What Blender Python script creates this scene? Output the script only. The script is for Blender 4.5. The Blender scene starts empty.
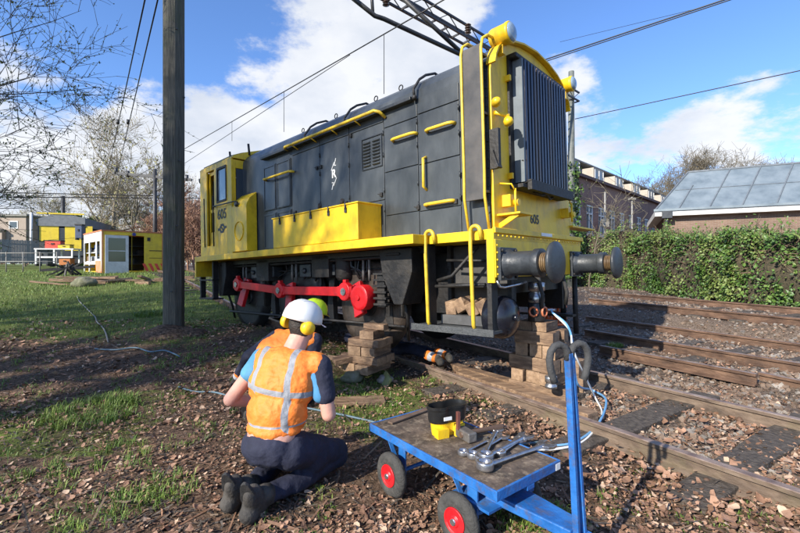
import bpy, bmesh, math, random
from mathutils import Vector, Matrix, Euler, noise
from math import sin, cos, pi, radians, atan2, sqrt, hypot

# ---------------------------------------------------------------- camera, sky, sun, exposure
scn = bpy.context.scene
COL = scn.collection
PX = 422.0                                   # focal length in photo pixels (800 wide)
EYE = 1.45
cam_d = bpy.data.cameras.new('camera'); cam = bpy.data.objects.new('camera', cam_d); COL.objects.link(cam)
cam.location = (0, 0, EYE); cam.rotation_euler = (radians(90), 0, 0)
cam_d.sensor_width = 36; cam_d.lens = 36 * PX / 800; cam_d.shift_y = -2.5 / 800
cam_d.clip_start = 0.05; cam_d.clip_end = 3000
scn.camera = cam
scn.view_settings.view_transform = 'Standard'; scn.view_settings.look = 'None'
scn.view_settings.gamma = 1; scn.view_settings.use_curve_mapping = False
scn.view_settings.exposure = 0.68
scn.cycles.max_bounces = 8
SUN_H = Vector((0.70, 0.714)); SUN_EL = radians(30)
sd = bpy.data.lights.new('sun', 'SUN'); sd.energy = 5.0; sd.angle = radians(0.6); sd.color = (1, .93, .82)
so = bpy.data.objects.new('sun', sd); COL.objects.link(so)
so.rotation_euler = Vector((SUN_H.x * cos(SUN_EL), SUN_H.y * cos(SUN_EL), -sin(SUN_EL))).to_track_quat('-Z', 'Y').to_euler()

def dirpx(px, py):
    return Vector(((px - 400) / PX, 1, (264 - py) / PX)).normalized()

world = bpy.data.worlds.new('World'); scn.world = world; world.use_nodes = True
nt = world.node_tree; N = nt.nodes; LK = nt.links
for n in list(N): N.remove(n)
wo = N.new('ShaderNodeOutputWorld'); bg = N.new('ShaderNodeBackground'); LK.new(bg.outputs[0], wo.inputs[0])
sky = N.new('ShaderNodeTexSky'); sky.sky_type = 'NISHITA'; sky.sun_disc = False
sky.sun_elevation = SUN_EL; sky.sun_rotation = atan2(-SUN_H.x, -SUN_H.y); sky.ozone_density = 2.0; sky.dust_density = .4; sky.air_density = 1.0
bg.inputs['Strength'].default_value = 0.092
def math_(op, a, b=None, clamp=False):
    m = N.new('ShaderNodeMath'); m.operation = op; m.use_clamp = clamp
    for i, v in enumerate((a, b)):
        if v is None: continue
        if isinstance(v, (int, float)): m.inputs[i].default_value = v
        else: LK.new(v, m.inputs[i])
    return m.outputs[0]
tc = N.new('ShaderNodeTexCoord')
sep = N.new('ShaderNodeSeparateXYZ'); LK.new(tc.outputs['Generated'], sep.inputs[0])
zz = math_('ADD', math_('MAXIMUM', sep.outputs[2], 0), .28)
comb = N.new('ShaderNodeCombineXYZ')
LK.new(math_('DIVIDE', sep.outputs[0], zz), comb.inputs[0]); LK.new(math_('DIVIDE', sep.outputs[1], zz), comb.inputs[1])
def cloud_noise(scale, detail, rough, off):
    mp = N.new('ShaderNodeMapping'); mp.inputs['Location'].default_value = off; LK.new(comb.outputs[0], mp.inputs[0])
    t = N.new('ShaderNodeTexNoise'); t.inputs['Scale'].default_value = scale; t.inputs['Detail'].default_value = detail
    t.inputs['Roughness'].default_value = rough; LK.new(mp.outputs[0], t.inputs['Vector']); return t.outputs['Fac']
acc = math_('ADD', math_('MULTIPLY', cloud_noise(2.3, 10, .62, (3.1, .7, 0)), 1.5), -.25)
for px, py, r, w in ((265, 90, .60, .31), (440, 10, .34, .26), (210, 30, .25, -.12), (595, 95, .22, .46), (560, 60, .14, .14), (735, 82, .15, .34), (680, 140, .12, .2), (790, 150, .25, .25),
                     (75, 160, .34, .32), (-60, 120, .5, .05), (640, 15, .42, -.34), (740, 20, .4, -.3), (180, 5, .26, -.26), (90, 40, .36, -.3), (130, 120, .12, .1), (540, 25, .16, -.16),
                     (900, 60, .5, .1)):
    d = N.new('ShaderNodeVectorMath'); d.operation = 'DISTANCE'
    LK.new(tc.outputs['Generated'], d.inputs[0]); d.inputs[1].default_value = dirpx(px, py)
    mr = N.new('ShaderNodeMapRange'); mr.interpolation_type = 'SMOOTHSTEP'
    mr.inputs['From Min'].default_value = r; mr.inputs['From Max'].default_value = 0
    mr.inputs['To Min'].default_value = 0; mr.inputs['To Max'].default_value = w
    LK.new(d.outputs['Value'], mr.inputs['Value'])
    acc = math_('ADD', acc, mr.outputs[0])
cm = N.new('ShaderNodeMapRange'); cm.interpolation_type = 'SMOOTHSTEP'
cm.inputs['From Min'].default_value = .53; cm.inputs['From Max'].default_value = .72
cm.inputs['To Max'].default_value = .95
LK.new(acc, cm.inputs['Value'])
n2 = cloud_noise(3.2, 7, .55, (9.3, 4.2, 0))
ramp = N.new('ShaderNodeValToRGB'); LK.new(n2, ramp.inputs[0])
ramp.color_ramp.elements[0].position = .32; ramp.color_ramp.elements[0].color = (4.9, 5.3, 6.0, 1)
ramp.color_ramp.elements[1].position = .62; ramp.color_ramp.elements[1].color = (6.8, 6.9, 7.1, 1)
mixc = N.new('ShaderNodeMix'); mixc.data_type = 'RGBA'
LK.new(cm.outputs[0], mixc.inputs['Factor'])
tint = N.new('ShaderNodeMix'); tint.data_type = 'RGBA'; tint.blend_type = 'MULTIPLY'; tint.inputs['Factor'].default_value = 1
LK.new(sky.outputs[0], tint.inputs['A']); tint.inputs['B'].default_value = (1.02, 1.32, 1.80, 1)
LK.new(tint.outputs['Result'], mixc.inputs['A']); LK.new(ramp.outputs[0], mixc.inputs['B'])
LK.new(mixc.outputs['Result'], bg.inputs['Color'])

# ---------------------------------------------------------------- helpers
def at(px, py, Y):                            # photo pixel at depth Y -> world point
    return Vector(((px - 400) / PX * Y, Y, EYE - (py - 264) / PX * Y))
def atz(px, py, z):                           # photo pixel on height z -> world point
    Y = (EYE - z) * PX / (py - 264); return Vector(((px - 400) / PX * Y, Y, z))
def V(*a): return Vector(a)
def ss(a, b, x):
    t = max(0., min(1., (x - a) / (b - a))); return t * t * (3 - 2 * t)

def mat(name, cols, scale=6., rough=.7, bump=0., bscale=None, metal=0., stretch=(1, 1, 1), detail=6, rvar=.12, spec=.5, dirt=None, dscale=1.6, damount=.5, dz=1.):
    """procedural paint/wood/metal: noise between colours, second large-scale dirt mask, bump"""
    m = bpy.data.materials.new(name); m.use_nodes = True
    t = m.node_tree; n = t.nodes; l = t.links; b = n['Principled BSDF']
    b.inputs['Metallic'].default_value = metal; b.inputs['Specular IOR Level'].default_value = spec
    c = n.new('ShaderNodeTexCoord'); mp = n.new('ShaderNodeMapping'); l.new(c.outputs['Object'], mp.inputs[0]); mp.inputs['Scale'].default_value = stretch
    no = n.new('ShaderNodeTexNoise'); no.inputs['Scale'].default_value = scale; no.inputs['Detail'].default_value = detail; no.inputs['Roughness'].default_value = .62
    l.new(mp.outputs[0], no.inputs['Vector'])
    r = n.new('ShaderNodeValToRGB'); l.new(no.outputs['Fac'], r.inputs[0])
    k = len(cols); e = r.color_ramp.elements
    while len(e) < k: e.new(.5)
    for i, cc in enumerate(cols):
        e[i].position = .5 if k == 1 else .33 + .34 * i / (k - 1); e[i].color = (*cc, 1)
    col = r.outputs[0]
    if dirt:
        d = n.new('ShaderNodeTexNoise'); d.inputs['Scale'].default_value = dscale; d.inputs['Detail'].default_value = 9; d.inputs['Roughness'].default_value = .7
        dm = n.new('ShaderNodeMapping'); l.new(c.outputs['Object'], dm.inputs[0]); dm.inputs['Scale'].default_value = (1, 1, dz); l.new(dm.outputs[0], d.inputs['Vector'])
        mr = n.new('ShaderNodeMapRange'); mr.inputs['From Min'].default_value = .5; mr.inputs['From Max'].default_value = .72; mr.inputs['To Max'].default_value = damount
        l.new(d.outputs['Fac'], mr.inputs['Value'])
        mx = n.new('ShaderNodeMix'); mx.data_type = 'RGBA'; l.new(mr.outputs[0], mx.inputs['Factor']); l.new(col, mx.inputs['A']); mx.inputs['B'].default_value = (*dirt, 1)
        col = mx.outputs['Result']
    l.new(col, b.inputs['Base Color'])
    rr = n.new('ShaderNodeMapRange'); l.new(no.outputs['Fac'], rr.inputs['Value']); rr.inputs['To Min'].default_value = max(.02, rough - rvar); rr.inputs['To Max'].default_value = min(1, rough + rvar)
    l.new(rr.outputs[0], b.inputs['Roughness'])
    if bump:
        n3 = n.new('ShaderNodeTexNoise'); n3.inputs['Scale'].default_value = bscale or scale * 3; n3.inputs['Detail'].default_value = 6
        l.new(mp.outputs[0], n3.inputs['Vector'])
        bp = n.new('ShaderNodeBump'); bp.inputs['Strength'].default_value = min(1, bump); bp.inputs['Distance'].default_value = .02
        l.new(n3.outputs['Fac'], bp.inputs['Height']); l.new(bp.outputs[0], b.inputs['Normal'])
    m['_b'] = 1
    return m

def glassmat(name, col, rough=.08):
    m = bpy.data.materials.new(name); m.use_nodes = True; b = m.node_tree.nodes['Principled BSDF']
    b.inputs['Base Color'].default_value = (*col, 1); b.inputs['Roughness'].default_value = rough; b.inputs['Specular IOR Level'].default_value = .8
    return m

class MB:
    def __init__(s): s.v = []; s.f = []; s.mi = []; s.m = 0; s.sm = []; s.cuts = []
    def cut(s): s.cuts.append((len(s.v), len(s.f))); return s
    def each(s, name, mats, parent, bevel=0):     # one object for every piece between two cuts
        v0 = f0 = 0; out = []
        for v1, f1 in s.cuts + ([(len(s.v), len(s.f))] if not s.cuts or s.cuts[-1][0] < len(s.v) else []):
            q = MB(); q.v = s.v[v0:v1]; q.f = [tuple(i - v0 for i in f) for f in s.f[f0:f1]]; q.mi = s.mi[f0:f1]; q.sm = s.sm[f0:f1]; out.append(q.build(name, mats, parent, bevel)); v0, f0 = v1, f1
        return out
    def add(s, vs, fs, smooth=False):
        o = len(s.v); s.v += [tuple(v) for v in vs]
        for f in fs: s.f.append(tuple(i + o for i in f)); s.mi.append(s.m); s.sm.append(smooth)
        return s
    def box(s, c, d, rot=None):
        c = Vector(c); hx, hy, hz = d[0] / 2, d[1] / 2, d[2] / 2
        R = Euler(rot).to_matrix() if rot else Matrix.Identity(3)
        vs = [c + R @ Vector((x * hx, y * hy, z * hz)) for x in (-1, 1) for y in (-1, 1) for z in (-1, 1)]
        return s.add(vs, [(0, 1, 3, 2), (4, 6, 7, 5), (0, 4, 5, 1), (2, 3, 7, 6), (0, 2, 6, 4), (1, 5, 7, 3)])
    def b2(s, a, b):                           # box from two corners
        return s.box([(a[i] + b[i]) / 2 for i in range(3)], [abs(a[i] - b[i]) for i in range(3)])
    def beam(s, p, q, w, h, up=(0, 0, 1)):     # rectangular bar between two points
        p = Vector(p); q = Vector(q); d = (q - p).normalized(); u = Vector(up)
        x = d.cross(u)
        if x.length < 1e-4: x = d.cross(Vector((1, 0, 0)))
        x.normalize(); y = x.cross(d).normalized()
        vs = []
        for c in (p, q):
            for a, b in ((-1, -1), (1, -1), (1, 1), (-1, 1)): vs.append(c + x * a * w / 2 + y * b * h / 2)
        return s.add(vs, [(3, 2, 1, 0), (4, 5, 6, 7), (0, 1, 5, 4), (1, 2, 6, 5), (2, 3, 7, 6), (3, 0, 4, 7)])
    def tube(s, pts, r, n=8, cap=True, smooth=True):
        pts = [Vector(p) for p in pts]; m = len(pts)
        rs = r if isinstance(r, (list, tuple)) else [r] * m
        t0 = (pts[1] - pts[0]).normalized(); u = t0.cross(Vector((0, 0, 1)))
        if u.length < 1e-3: u = t0.cross(Vector((1, 0, 0)))
        u.normalize(); vs = []
        for i, p in enumerate(pts):
            t = (pts[min(i + 1, m - 1)] - pts[max(i - 1, 0)]).normalized()
            u = (u - t * u.dot(t)).normalized(); w = t.cross(u)
            for k in range(n):
                a = 2 * pi * k / n; vs.append(p + (u * cos(a) + w * sin(a)) * rs[i])
        fs = [(i * n + k, i * n + (k + 1) % n, (i + 1) * n + (k + 1) % n, (i + 1) * n + k) for i in range(m - 1) for k in range(n)]
        s.add(vs, fs, smooth)
        if cap:
            o = len(s.v) - len(vs)
            s.f.append(tuple(o + k for k in reversed(range(n)))); s.f.append(tuple(o + (m - 1) * n + k for k in range(n))); s.mi += [s.m] * 2; s.sm += [False] * 2
        return s
    def lathe(s, prof, o, ax, n=24, smooth=True, cap=True):   # profile [(radius, distance along axis)]
        o = Vector(o); ax = Vector(ax).normalized(); u = ax.cross(Vector((0, 0, 1)))
        if u.length < 1e-3: u = ax.cross(Vector((1, 0, 0)))
        u.normalize(); w = ax.cross(u); vs = []
        for r, h in prof:
            for k in range(n):
                a = 2 * pi * k / n; vs.append(o + ax * h + (u * cos(a) + w * sin(a)) * max(r, 1e-4))
        m = len(prof)
        fs = [(i * n + k, i * n + (k + 1) % n, (i + 1) * n + (k + 1) % n, (i + 1) * n + k) for i in range(m - 1) for k in range(n)]
        s.add(vs, fs, smooth)
        if not cap: return s
        b = len(s.v) - len(vs)
        s.f.append(tuple(b + k for k in reversed(range(n)))); s.f.append(tuple(b + (m - 1) * n + k for k in range(n))); s.mi += [s.m] * 2; s.sm += [False] * 2
        return s
    def prism(s, poly, ext, origin=(0, 0, 0), X=(1, 0, 0), Y=(0, 1, 0)):   # polygon in X,Y extruded by vector ext
        o = Vector(origin); X = Vector(X); Y = Vector(Y); e = Vector(ext); n = len(poly)
        a = [o + X * p[0] + Y * p[1] for p in poly]; b = [p + e for p in a]
        return s.add(a + b, [tuple(reversed(range(n))), tuple(range(n, 2 * n))] + [(i, (i + 1) % n, n + (i + 1) % n, n + i) for i in range(n)])
    def build(s, name, mats, parent=None, bevel=0, loc=None, norm=True, label=None):
        me = bpy.data.meshes.new(name); me.from_pydata(s.v, [], s.f)
        mats = mats if isinstance(mats, (list, tuple)) else [mats]
        for m in mats: me.materials.append(m)
        if len(me.polygons) == len(s.mi):
            me.polygons.foreach_set('material_index', s.mi); me.polygons.foreach_set('use_smooth', s.sm)
        if norm and len(s.f) < 60000:
            bm = bmesh.new(); bm.from_mesh(me); bmesh.ops.recalc_face_normals(bm, faces=bm.faces); bm.to_mesh(me); bm.free()
        me.update(); o = bpy.data.objects.new(name, me); COL.objects.link(o)
        if loc: o.location = loc
        if parent: o.parent = parent
        if label: o['label'] = label
        if bevel:
            b = o.modifiers.new('bevel', 'BEVEL'); b.width = bevel; b.segments = 2; b.limit_method = 'ANGLE'; b.angle_limit = radians(40)
        return o

def tag(o, label=None, cat=None, group=None, kind=None):
    if label: o['label'] = label
    if cat: o['category'] = cat
    if group: o['group'] = group
    if kind: o['kind'] = kind
    return o
def empty(name, loc=(0, 0, 0), rot=(0, 0, 0), label=None, cat=None, group=None):
    o = bpy.data.objects.new(name, None); o.empty_display_size = .1; COL.objects.link(o); o.location = loc; o.rotation_euler = rot
    return tag(o, label, cat, group)
def copy_tree(o, parent=None):
    c = o.copy(); COL.objects.link(c); c.parent = parent
    for ch in [k for k in bpy.data.objects if k.parent == o]: copy_tree(ch, c)
    return c
def words(txt, size, mtl, name, parent, M4, ext=.002, bold=0):
    cu = bpy.data.curves.new(name, 'FONT'); cu.body = txt; cu.size = size; cu.extrude = ext; cu.align_x = 'CENTER'; cu.align_y = 'CENTER'; cu.offset = bold
    t = bpy.data.objects.new(name, cu); COL.objects.link(t); bpy.context.view_layer.update()
    me = bpy.data.meshes.new_from_object(t.evaluated_get(bpy.context.evaluated_depsgraph_get())); bpy.data.objects.remove(t)
    me.materials.clear(); me.materials.append(mtl); o = bpy.data.objects.new(name, me); COL.objects.link(o)
    o.matrix_local = M4; o.parent = parent; o.matrix_local = M4
    return o
def basis(o, X, Y):
    X = Vector(X).normalized(); Y = Vector(Y).normalized(); Z = X.cross(Y)
    return Matrix(((X.x, Y.x, Z.x, o[0]), (X.y, Y.y, Z.y, o[1]), (X.z, Y.z, Z.z, o[2]), (0, 0, 0, 1)))

def H(x, y):                                   # ground height
    lf = ss(1.2, -1.8, x + .55 * (y - 5.5))
    a = .30 * ss(3.6, 7.6, y) * lf
    b = .45 * ss(8, 25, y)
    e = (x - 6.04) * .91 + (y - 6.37) * .41; c = (.10 * ss(-2.6, -1.9, e) + .29 * ss(.12, .7, e)) * ss(3, 7, x + y)
    return a + b * (1 if x < 2 else 1 - .5 * ss(4, 8, x)) + c + .25*ss(7,18,y)*ss(0,-6,x)
def Hn(x, y):
    n_ = noise.noise(Vector((x * .9, y * .9, 0))) * .035 + noise.noise(Vector((x * 4, y * 4, 3))) * .016
    r = hypot(x - 1.3, y) 
    if r < 9: n_ += noise.noise(Vector((x * 14, y * 14, 7))) * .008
    return H(x, y) + n_

def onground(px, py, dz=.015):               # photo pixel dropped onto the ground
    Y = 1.3
    while Y < 60:
        p = at(px, py, Y)
        if p.z <= Hn(p.x, p.y) + dz: return Vector((p.x, p.y, Hn(p.x, p.y) + dz))
        Y += .03
    return p

# ---------------------------------------------------------------- materials
YEL = mat('yellow_paint', [(.66, .41, .010), (.80, .51, .014), (.86, .56, .02)], 5, .42, .12, 20, dirt=(.26, .16, .035), damount=.6, dscale=4, dz=.25)
YELR = mat('yellow_rail_paint', [(.62, .42, .03), (.78, .55, .04)], 9, .45, .1, 60, dirt=(.3, .17, .05), damount=.7, dscale=8)
GREY = mat('blue_grey_panel_paint', [(.036, .042, .046), (.059, .067, .073), (.084, .094, .100)], 2.2, .36, .32, 2.6, stretch=(1, 1, .45), dirt=(.026, .030, .034), damount=.8, dscale=2.2, spec=.55, dz=.3)
GREYD = mat('dark_grey_steel', [(.024, .028, .033), (.042, .048, .054)], 6, .45, .2, 30)
BLK = mat('black_underframe', [(.007, .007, .008), (.016, .015, .0145), (.028, .025, .022)], 9, .6, .35, 30, dirt=(.06, .045, .03), damount=.5)
RED = mat('red_rod_paint', [(.55, .008, .012), (.75, .014, .02)], 7, .4, .15, 40, dirt=(.2, .02, .02), damount=.5, dscale=5)
FIN_GLINT = mat('radiator_fin_brown_glint', [(.03, .022, .022), (.06, .042, .036), (.09, .06, .048)], 3, .4, .1, 40, stretch=(3, 3, .4), metal=.2)  # brown glints of the navy fins, put into the base colour
FIN = mat('radiator_fin_blue', [(.006, .008, .020), (.011, .014, .032), (.03, .024, .028)], 3, .35, .1, 40, stretch=(3, 3, .4), metal=.2)
WORN = mat('worn_galvanised_plate', [(.045, .045, .046), (.070, .066, .063), (.10, .09, .083)], 3, .45, .05, 20, dirt=(.09, .07, .055), damount=.5)
RUSTN = mat('brown_rail_side', [(.07, .048, .034), (.14, .098, .068), (.21, .155, .11)], 9, .8, .5, 40, stretch=(.4, .4, 1), dirt=(.13, .12, .05), damount=.5, dscale=2.5)
RUST = mat('rusty_rail', [(.055, .030, .019), (.11, .062, .038), (.18, .105, .066)], 9, .75, .5, 40, stretch=(.4, .4, 1))
RAILT = mat('rail_head_worn', [(.15, .095, .07), (.28, .20, .155), (.36, .28, .23)], 7, .5, .3, 40, metal=.25)
SLP = mat('old_sleeper_wood', [(.035, .028, .022), (.075, .06, .046), (.12, .10, .08)], 7, .85, .8, 18, stretch=(3, 3, 3))
TIM = mat('timber_blocks', [(.10, .060, .035), (.21, .130, .076), (.34, .225, .135)], 4, .75, .5, 18, stretch=(1, 6, 6), dirt=(.09, .055, .035), damount=.8, dscale=5)
TIM2 = mat('timber_blocks_end_grain', [(.14, .085, .05), (.28, .18, .105), (.40, .27, .17)], 8, .8, .5, 30, dirt=(.1, .06, .04), damount=.8, dscale=7)
BLUE = mat('blue_trolley_paint', [(.012, .085, .27), (.02, .13, .40), (.035, .17, .46)], 6, .4, .2, 50, dirt=(.10, .075, .055), damount=.8, dscale=15)
RUB = mat('black_rubber', [(.018, .018, .018), (.04, .038, .036)], 20, .75, .3, 90)
TYRE = mat('dusty_tyre_rubber', [(.03, .03, .028), (.075, .07, .062)], 14, .85, .5, 60)
STEEL = mat('chrome_steel', [(.38, .38, .39), (.55, .55, .56)], 20, .3, .1, 60, metal=.9, dirt=(.2, .18, .16), damount=.5, dscale=18)
DECK = mat('worn_plywood_deck', [(.045, .035, .027), (.085, .062, .045), (.15, .11, .08)], 9, .7, .35, 30, dirt=(.34, .27, .19), damount=.8, dscale=16)
WOODP = mat('weathered_pole_wood', [(.045, .042, .032), (.085, .08, .062), (.13, .12, .095)], 8, .85, .7, 12, stretch=(6, 6, .35), dirt=(.06, .085, .03), damount=.6)
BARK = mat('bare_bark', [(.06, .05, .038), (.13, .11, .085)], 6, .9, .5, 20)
BARKL = mat('pale_bark', [(.13, .11, .075), (.22, .185, .13)], 6, .9, .5, 20)  # paler brown than the bare bark
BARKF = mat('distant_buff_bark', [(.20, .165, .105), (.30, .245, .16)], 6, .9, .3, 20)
BARKR = mat('russet_twigs', [(.26, .14, .09), (.38, .23, .155)], 6, .9, .3, 20)
ORG = mat('hi_vis_orange', [(.85, .20, .02), (.95, .26, .035)], 7, .7, .5, 14)
REFL = mat('reflective_tape', [(.42, .43, .45), (.55, .56, .58)], 20, .4, .1, 60)
NAVY = mat('navy_work_cloth', [(.010, .012, .028), (.022, .025, .05)], 8, .85, .7, 16)
SKIN = mat('skin', [(.52, .27, .2), (.62, .34, .26)], 8, .5, .08, 60)
HAIR = mat('dark_hair', [(.012, .009, .007), (.03, .022, .016)], 40, .6, .5, 90)
WHITE = mat('white_shell', [(.62, .62, .6), (.78, .78, .76)], 8, .35, .03, 40)
LIME = mat('lime_shell', [(.42, .62, .02), (.55, .75, .03)], 8, .35, .03, 40)
BOOT = mat('dusty_boot_leather', [(.03, .027, .024), (.075, .066, .055)], 14, .8, .4, 50)
BRK = None
def brick(name, c1, c2, mo, sc=1., rough=.9):
    m = bpy.data.materials.new(name); m.use_nodes = True; t = m.node_tree; n = t.nodes; l = t.links; b = n['Principled BSDF']
    c = n.new('ShaderNodeTexCoord'); s_ = n.new('ShaderNodeSeparateXYZ'); l.new(c.outputs['Object'], s_.inputs[0])
    cb = n.new('ShaderNodeCombineXYZ'); ad = n.new('ShaderNodeMath'); ad.operation = 'ADD'; l.new(s_.outputs[0], ad.inputs[0]); l.new(s_.outputs[1], ad.inputs[1])
    l.new(ad.outputs[0], cb.inputs[0]); l.new(s_.outputs[2], cb.inputs[1])
    br = n.new('ShaderNodeTexBrick'); l.new(cb.outputs[0], br.inputs['Vector']); br.inputs['Scale'].default_value = sc
    br.inputs['Brick Width'].default_value = .22; br.inputs['Row Height'].default_value = .065; br.inputs['Mortar Size'].default_value = .008
    br.inputs['Color1'].default_value = (*c1, 1); br.inputs['Color2'].default_value = (*c2, 1); br.inputs['Mortar'].default_value = (*mo, 1); br.inputs['Bias'].default_value = -.2
    no = n.new('ShaderNodeTexNoise'); no.inputs['Scale'].default_value = .7; no.inputs['Detail'].default_value = 8; l.new(c.outputs['Object'], no.inputs['Vector'])
    mr = n.new('ShaderNodeMapRange'); l.new(no.outputs['Fac'], mr.inputs['Value']); mr.inputs['From Min'].default_value = .3; mr.inputs['From Max'].default_value = .7; mr.inputs['To Min'].default_value = .75; mr.inputs['To Max'].default_value = 1.2
    hs = n.new('ShaderNodeHueSaturation'); l.new(br.outputs['Color'], hs.inputs['Color']); l.new(mr.outputs[0], hs.inputs['Value']); l.new(hs.outputs[0], b.inputs['Base Color'])
    b.inputs['Roughness'].default_value = rough
    return m
BRKD = brick('purple_brown_brick', (.24, .115, .085), (.32, .16, .115), (.30, .24, .20))
BRKO = brick('orange_brown_brick', (.16, .098, .068), (.22, .14, .10), (.22, .18, .145))
ZINC = mat('zinc_roof_sheet', [(.13, .165, .19), (.18, .22, .245), (.22, .26, .285)], 1.4, .5, .15, 4, metal=.15)
WIN = glassmat('dark_window_glass', (.04, .05, .06))
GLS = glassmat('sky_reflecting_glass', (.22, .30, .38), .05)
WPAINT = mat('white_window_paint', [(.62, .61, .58), (.75, .74, .71)], 6, .5, .05)
CONC = mat('concrete', [(.2, .19, .17), (.3, .29, .26)], 5, .9, .4, 18)
LEAFG = mat('ivy_leaf_green', [(.035, .085, .012), (.07, .145, .02), (.13, .21, .04)], 3, .5, .1)
LEAFG2 = mat('ivy_leaf_yellow_green', [(.09, .14, .028), (.17, .21, .05)], 3, .55, .1)
LEAFD = mat('dark_leaf_green', [(.018, .04, .01), (.04, .07, .015)], 3, .55, .1)
TWIG = mat('dry_twig', [(.14, .095, .06), (.24, .17, .11)], 6, .9, .3)
LIT1 = mat('dry_leaf_tan', [(.22, .115, .065), (.40, .235, .15)], 9, .7, .3, 30)
LIT2 = mat('dry_leaf_brown', [(.12, .062, .033), (.22, .12, .07)], 9, .75, .3, 30)
LIT3 = mat('dry_leaf_pale', [(.40, .27, .18), (.5, .36, .25)], 9, .7, .3, 30)
GR1 = mat('grass_green', [(.075, .14, .018), (.13, .22, .03)], 3, .6)
GR2 = mat('grass_yellow_green', [(.14, .21, .03), (.24, .29, .06)], 3, .6)
STNB = mat('ballast_brown', [(.09, .062, .045), (.17, .12, .085), (.25, .18, .13)], 5, .9, .5, 40)
STN = mat('ballast_grey', [(.10, .088, .075), (.20, .175, .15), (.31, .275, .235)], 5, .9, .5, 40)
# ---------------------------------------------------------------- ground
U = Vector((-.545, .838, 0)).normalized(); NR = Vector((U.y, -U.x, 0))   # track direction, and across it (away from us)
A0 = Vector((1.285, 3.975, 0))
def track_dist(x, y): return (Vector((x, y, 0)) - A0).dot(NR), (Vector((x, y, 0)) - A0).dot(U)

def axis(lo, hi, d, far):
    a = []; x = lo
    while x < hi: a.append(x); x += d
    s = d; l = [lo]; 
    while l[-1] > -far: s *= 1.22; l.append(l[-1] - s)
    s = d; r = [a[-1]]
    while r[-1] < far: s *= 1.22; r.append(r[-1] + s)
    return list(reversed(l[1:])) + a + r[1:]
xs = axis(-7, 8, .06, 1600); ys = axis(.4, 10, .06, 1600)
gm = bpy.data.meshes.new('ground')
vs = []; zone = []
def grassness(x, y):
    n_ = noise.noise(Vector((x * .55, y * .55, 11)))
    g = .02 + .6 * n_ + 1.0 * ss(-1.5, -5, x) * ss(5.4, 8.5, y) + .12 * ss(-.5, -3, x)
    d, t = track_dist(x, y)
    if -1.6 < d < -.25: g = max(g, .35 + .8 * n_)
    if d > 0: g -= .6
    if ss(-2.2, -3.4, x + 0) and 3.2 < y < 4.7 and x > -3.9: g += .5
    # bare brown soil heap left of the pole
    if -6.2 < x < -2.5 and 4.6 < y < 7.2: g -= .4 * (1 - abs(y - 5.9) / 1.3)
    return max(0, min(1, g))
def gravelness(x, y):
    d, t = track_dist(x, y); return ss(-.1, .3, d) * (1 - .4 * ss(10, 20, d))
for y in ys:
    for x in xs:
        vs.append((x, y, Hn(x, y) if abs(x) < 60 and y < 80 else H(x, y))); zone.append((grassness(x, y), gravelness(x, y)))
nx = len(xs); fs = [(j * nx + i, j * nx + i + 1, (j + 1) * nx + i + 1, (j + 1) * nx + i) for j in range(len(ys) - 1) for i in range(nx - 1)]
gm.from_pydata(vs, [], fs); gm.polygons.foreach_set('use_smooth', [True] * len(fs))
ca = gm.color_attributes.new('zone', 'FLOAT_COLOR', 'POINT')
ca.data.foreach_set('color', [c for z in zone for c in (z[0], z[1], 0, 1)])
g_m = bpy.data.materials.new('soil_grass_gravel'); g_m.use_nodes = True
t = g_m.node_tree; n = t.nodes; l = t.links; b = n['Principled BSDF']; b.inputs['Roughness'].default_value = .95; b.inputs['Specular IOR Level'].default_value = .2
tcg = n.new('ShaderNodeTexCoord')
def gn(scale, det=8, ro=.65):
    q = n.new('ShaderNodeTexNoise'); q.inputs['Scale'].default_value = scale; q.inputs['Detail'].default_value = det; q.inputs['Roughness'].default_value = ro
    l.new(tcg.outputs['Object'], q.inputs['Vector']); return q.outputs['Fac']
def gr(f, cols):
    r = n.new('ShaderNodeValToRGB'); l.new(f, r.inputs[0]); e = r.color_ramp.elements
    while len(e) < len(cols): e.new(.5)
    for i, c in enumerate(cols): e[i].position = .32 + .36 * i / (len(cols) - 1); e[i].color = (*c, 1)
    return r.outputs[0]
soil = gr(gn(22), [(.038, .025, .016), (.095, .062, .040), (.16, .105, .070), (.27, .185, .13)])
grass = gr(gn(9), [(.07, .07, .025), (.11, .14, .03), (.17, .21, .05)])
grav = gr(gn(38), [(.06, .043, .03), (.14, .105, .08), (.23, .18, .14)])
at_ = n.new('ShaderNodeAttribute'); at_.attribute_name = 'zone'; sp = n.new('ShaderNodeSeparateColor'); l.new(at_.outputs['Color'], sp.inputs[0])
def gmix(f, a, b_):
    m = n.new('ShaderNodeMix'); m.data_type = 'RGBA'; l.new(f, m.inputs['Factor']); l.new(a, m.inputs['A']); l.new(b_, m.inputs['B']); return m.outputs['Result']
def gmr(v, a, b_):
    m = n.new('ShaderNodeMapRange'); m.interpolation_type = 'SMOOTHSTEP'; l.new(v, m.inputs['Value']); m.inputs['From Min'].default_value = a; m.inputs['From Max'].default_value = b_; return m.outputs[0]
def gadd(a, b_, op='ADD'):
    m = n.new('ShaderNodeMath'); m.operation = op
    for i, v in enumerate((a, b_)):
        if isinstance(v, float): m.inputs[i].default_value = v
        else: l.new(v, m.inputs[i])
    return m.outputs[0]
gf = gmr(gadd(gadd(gn(5), sp.outputs[0]), -.5), .25, .6)
vf = gmr(gadd(gadd(gn(4), sp.outputs[1]), -.5), .2, .7)
l.new(gmix(vf, gmix(gf, soil, grass), grav), b.inputs['Base Color'])
bp = n.new('ShaderNodeBump'); bp.inputs['Strength'].default_value = .9; bp.inputs['Distance'].default_value = .03; l.new(gn(45), bp.inputs['Height']); l.new(bp.outputs[0], b.inputs['Normal'])
gm.materials.append(g_m)
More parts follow.
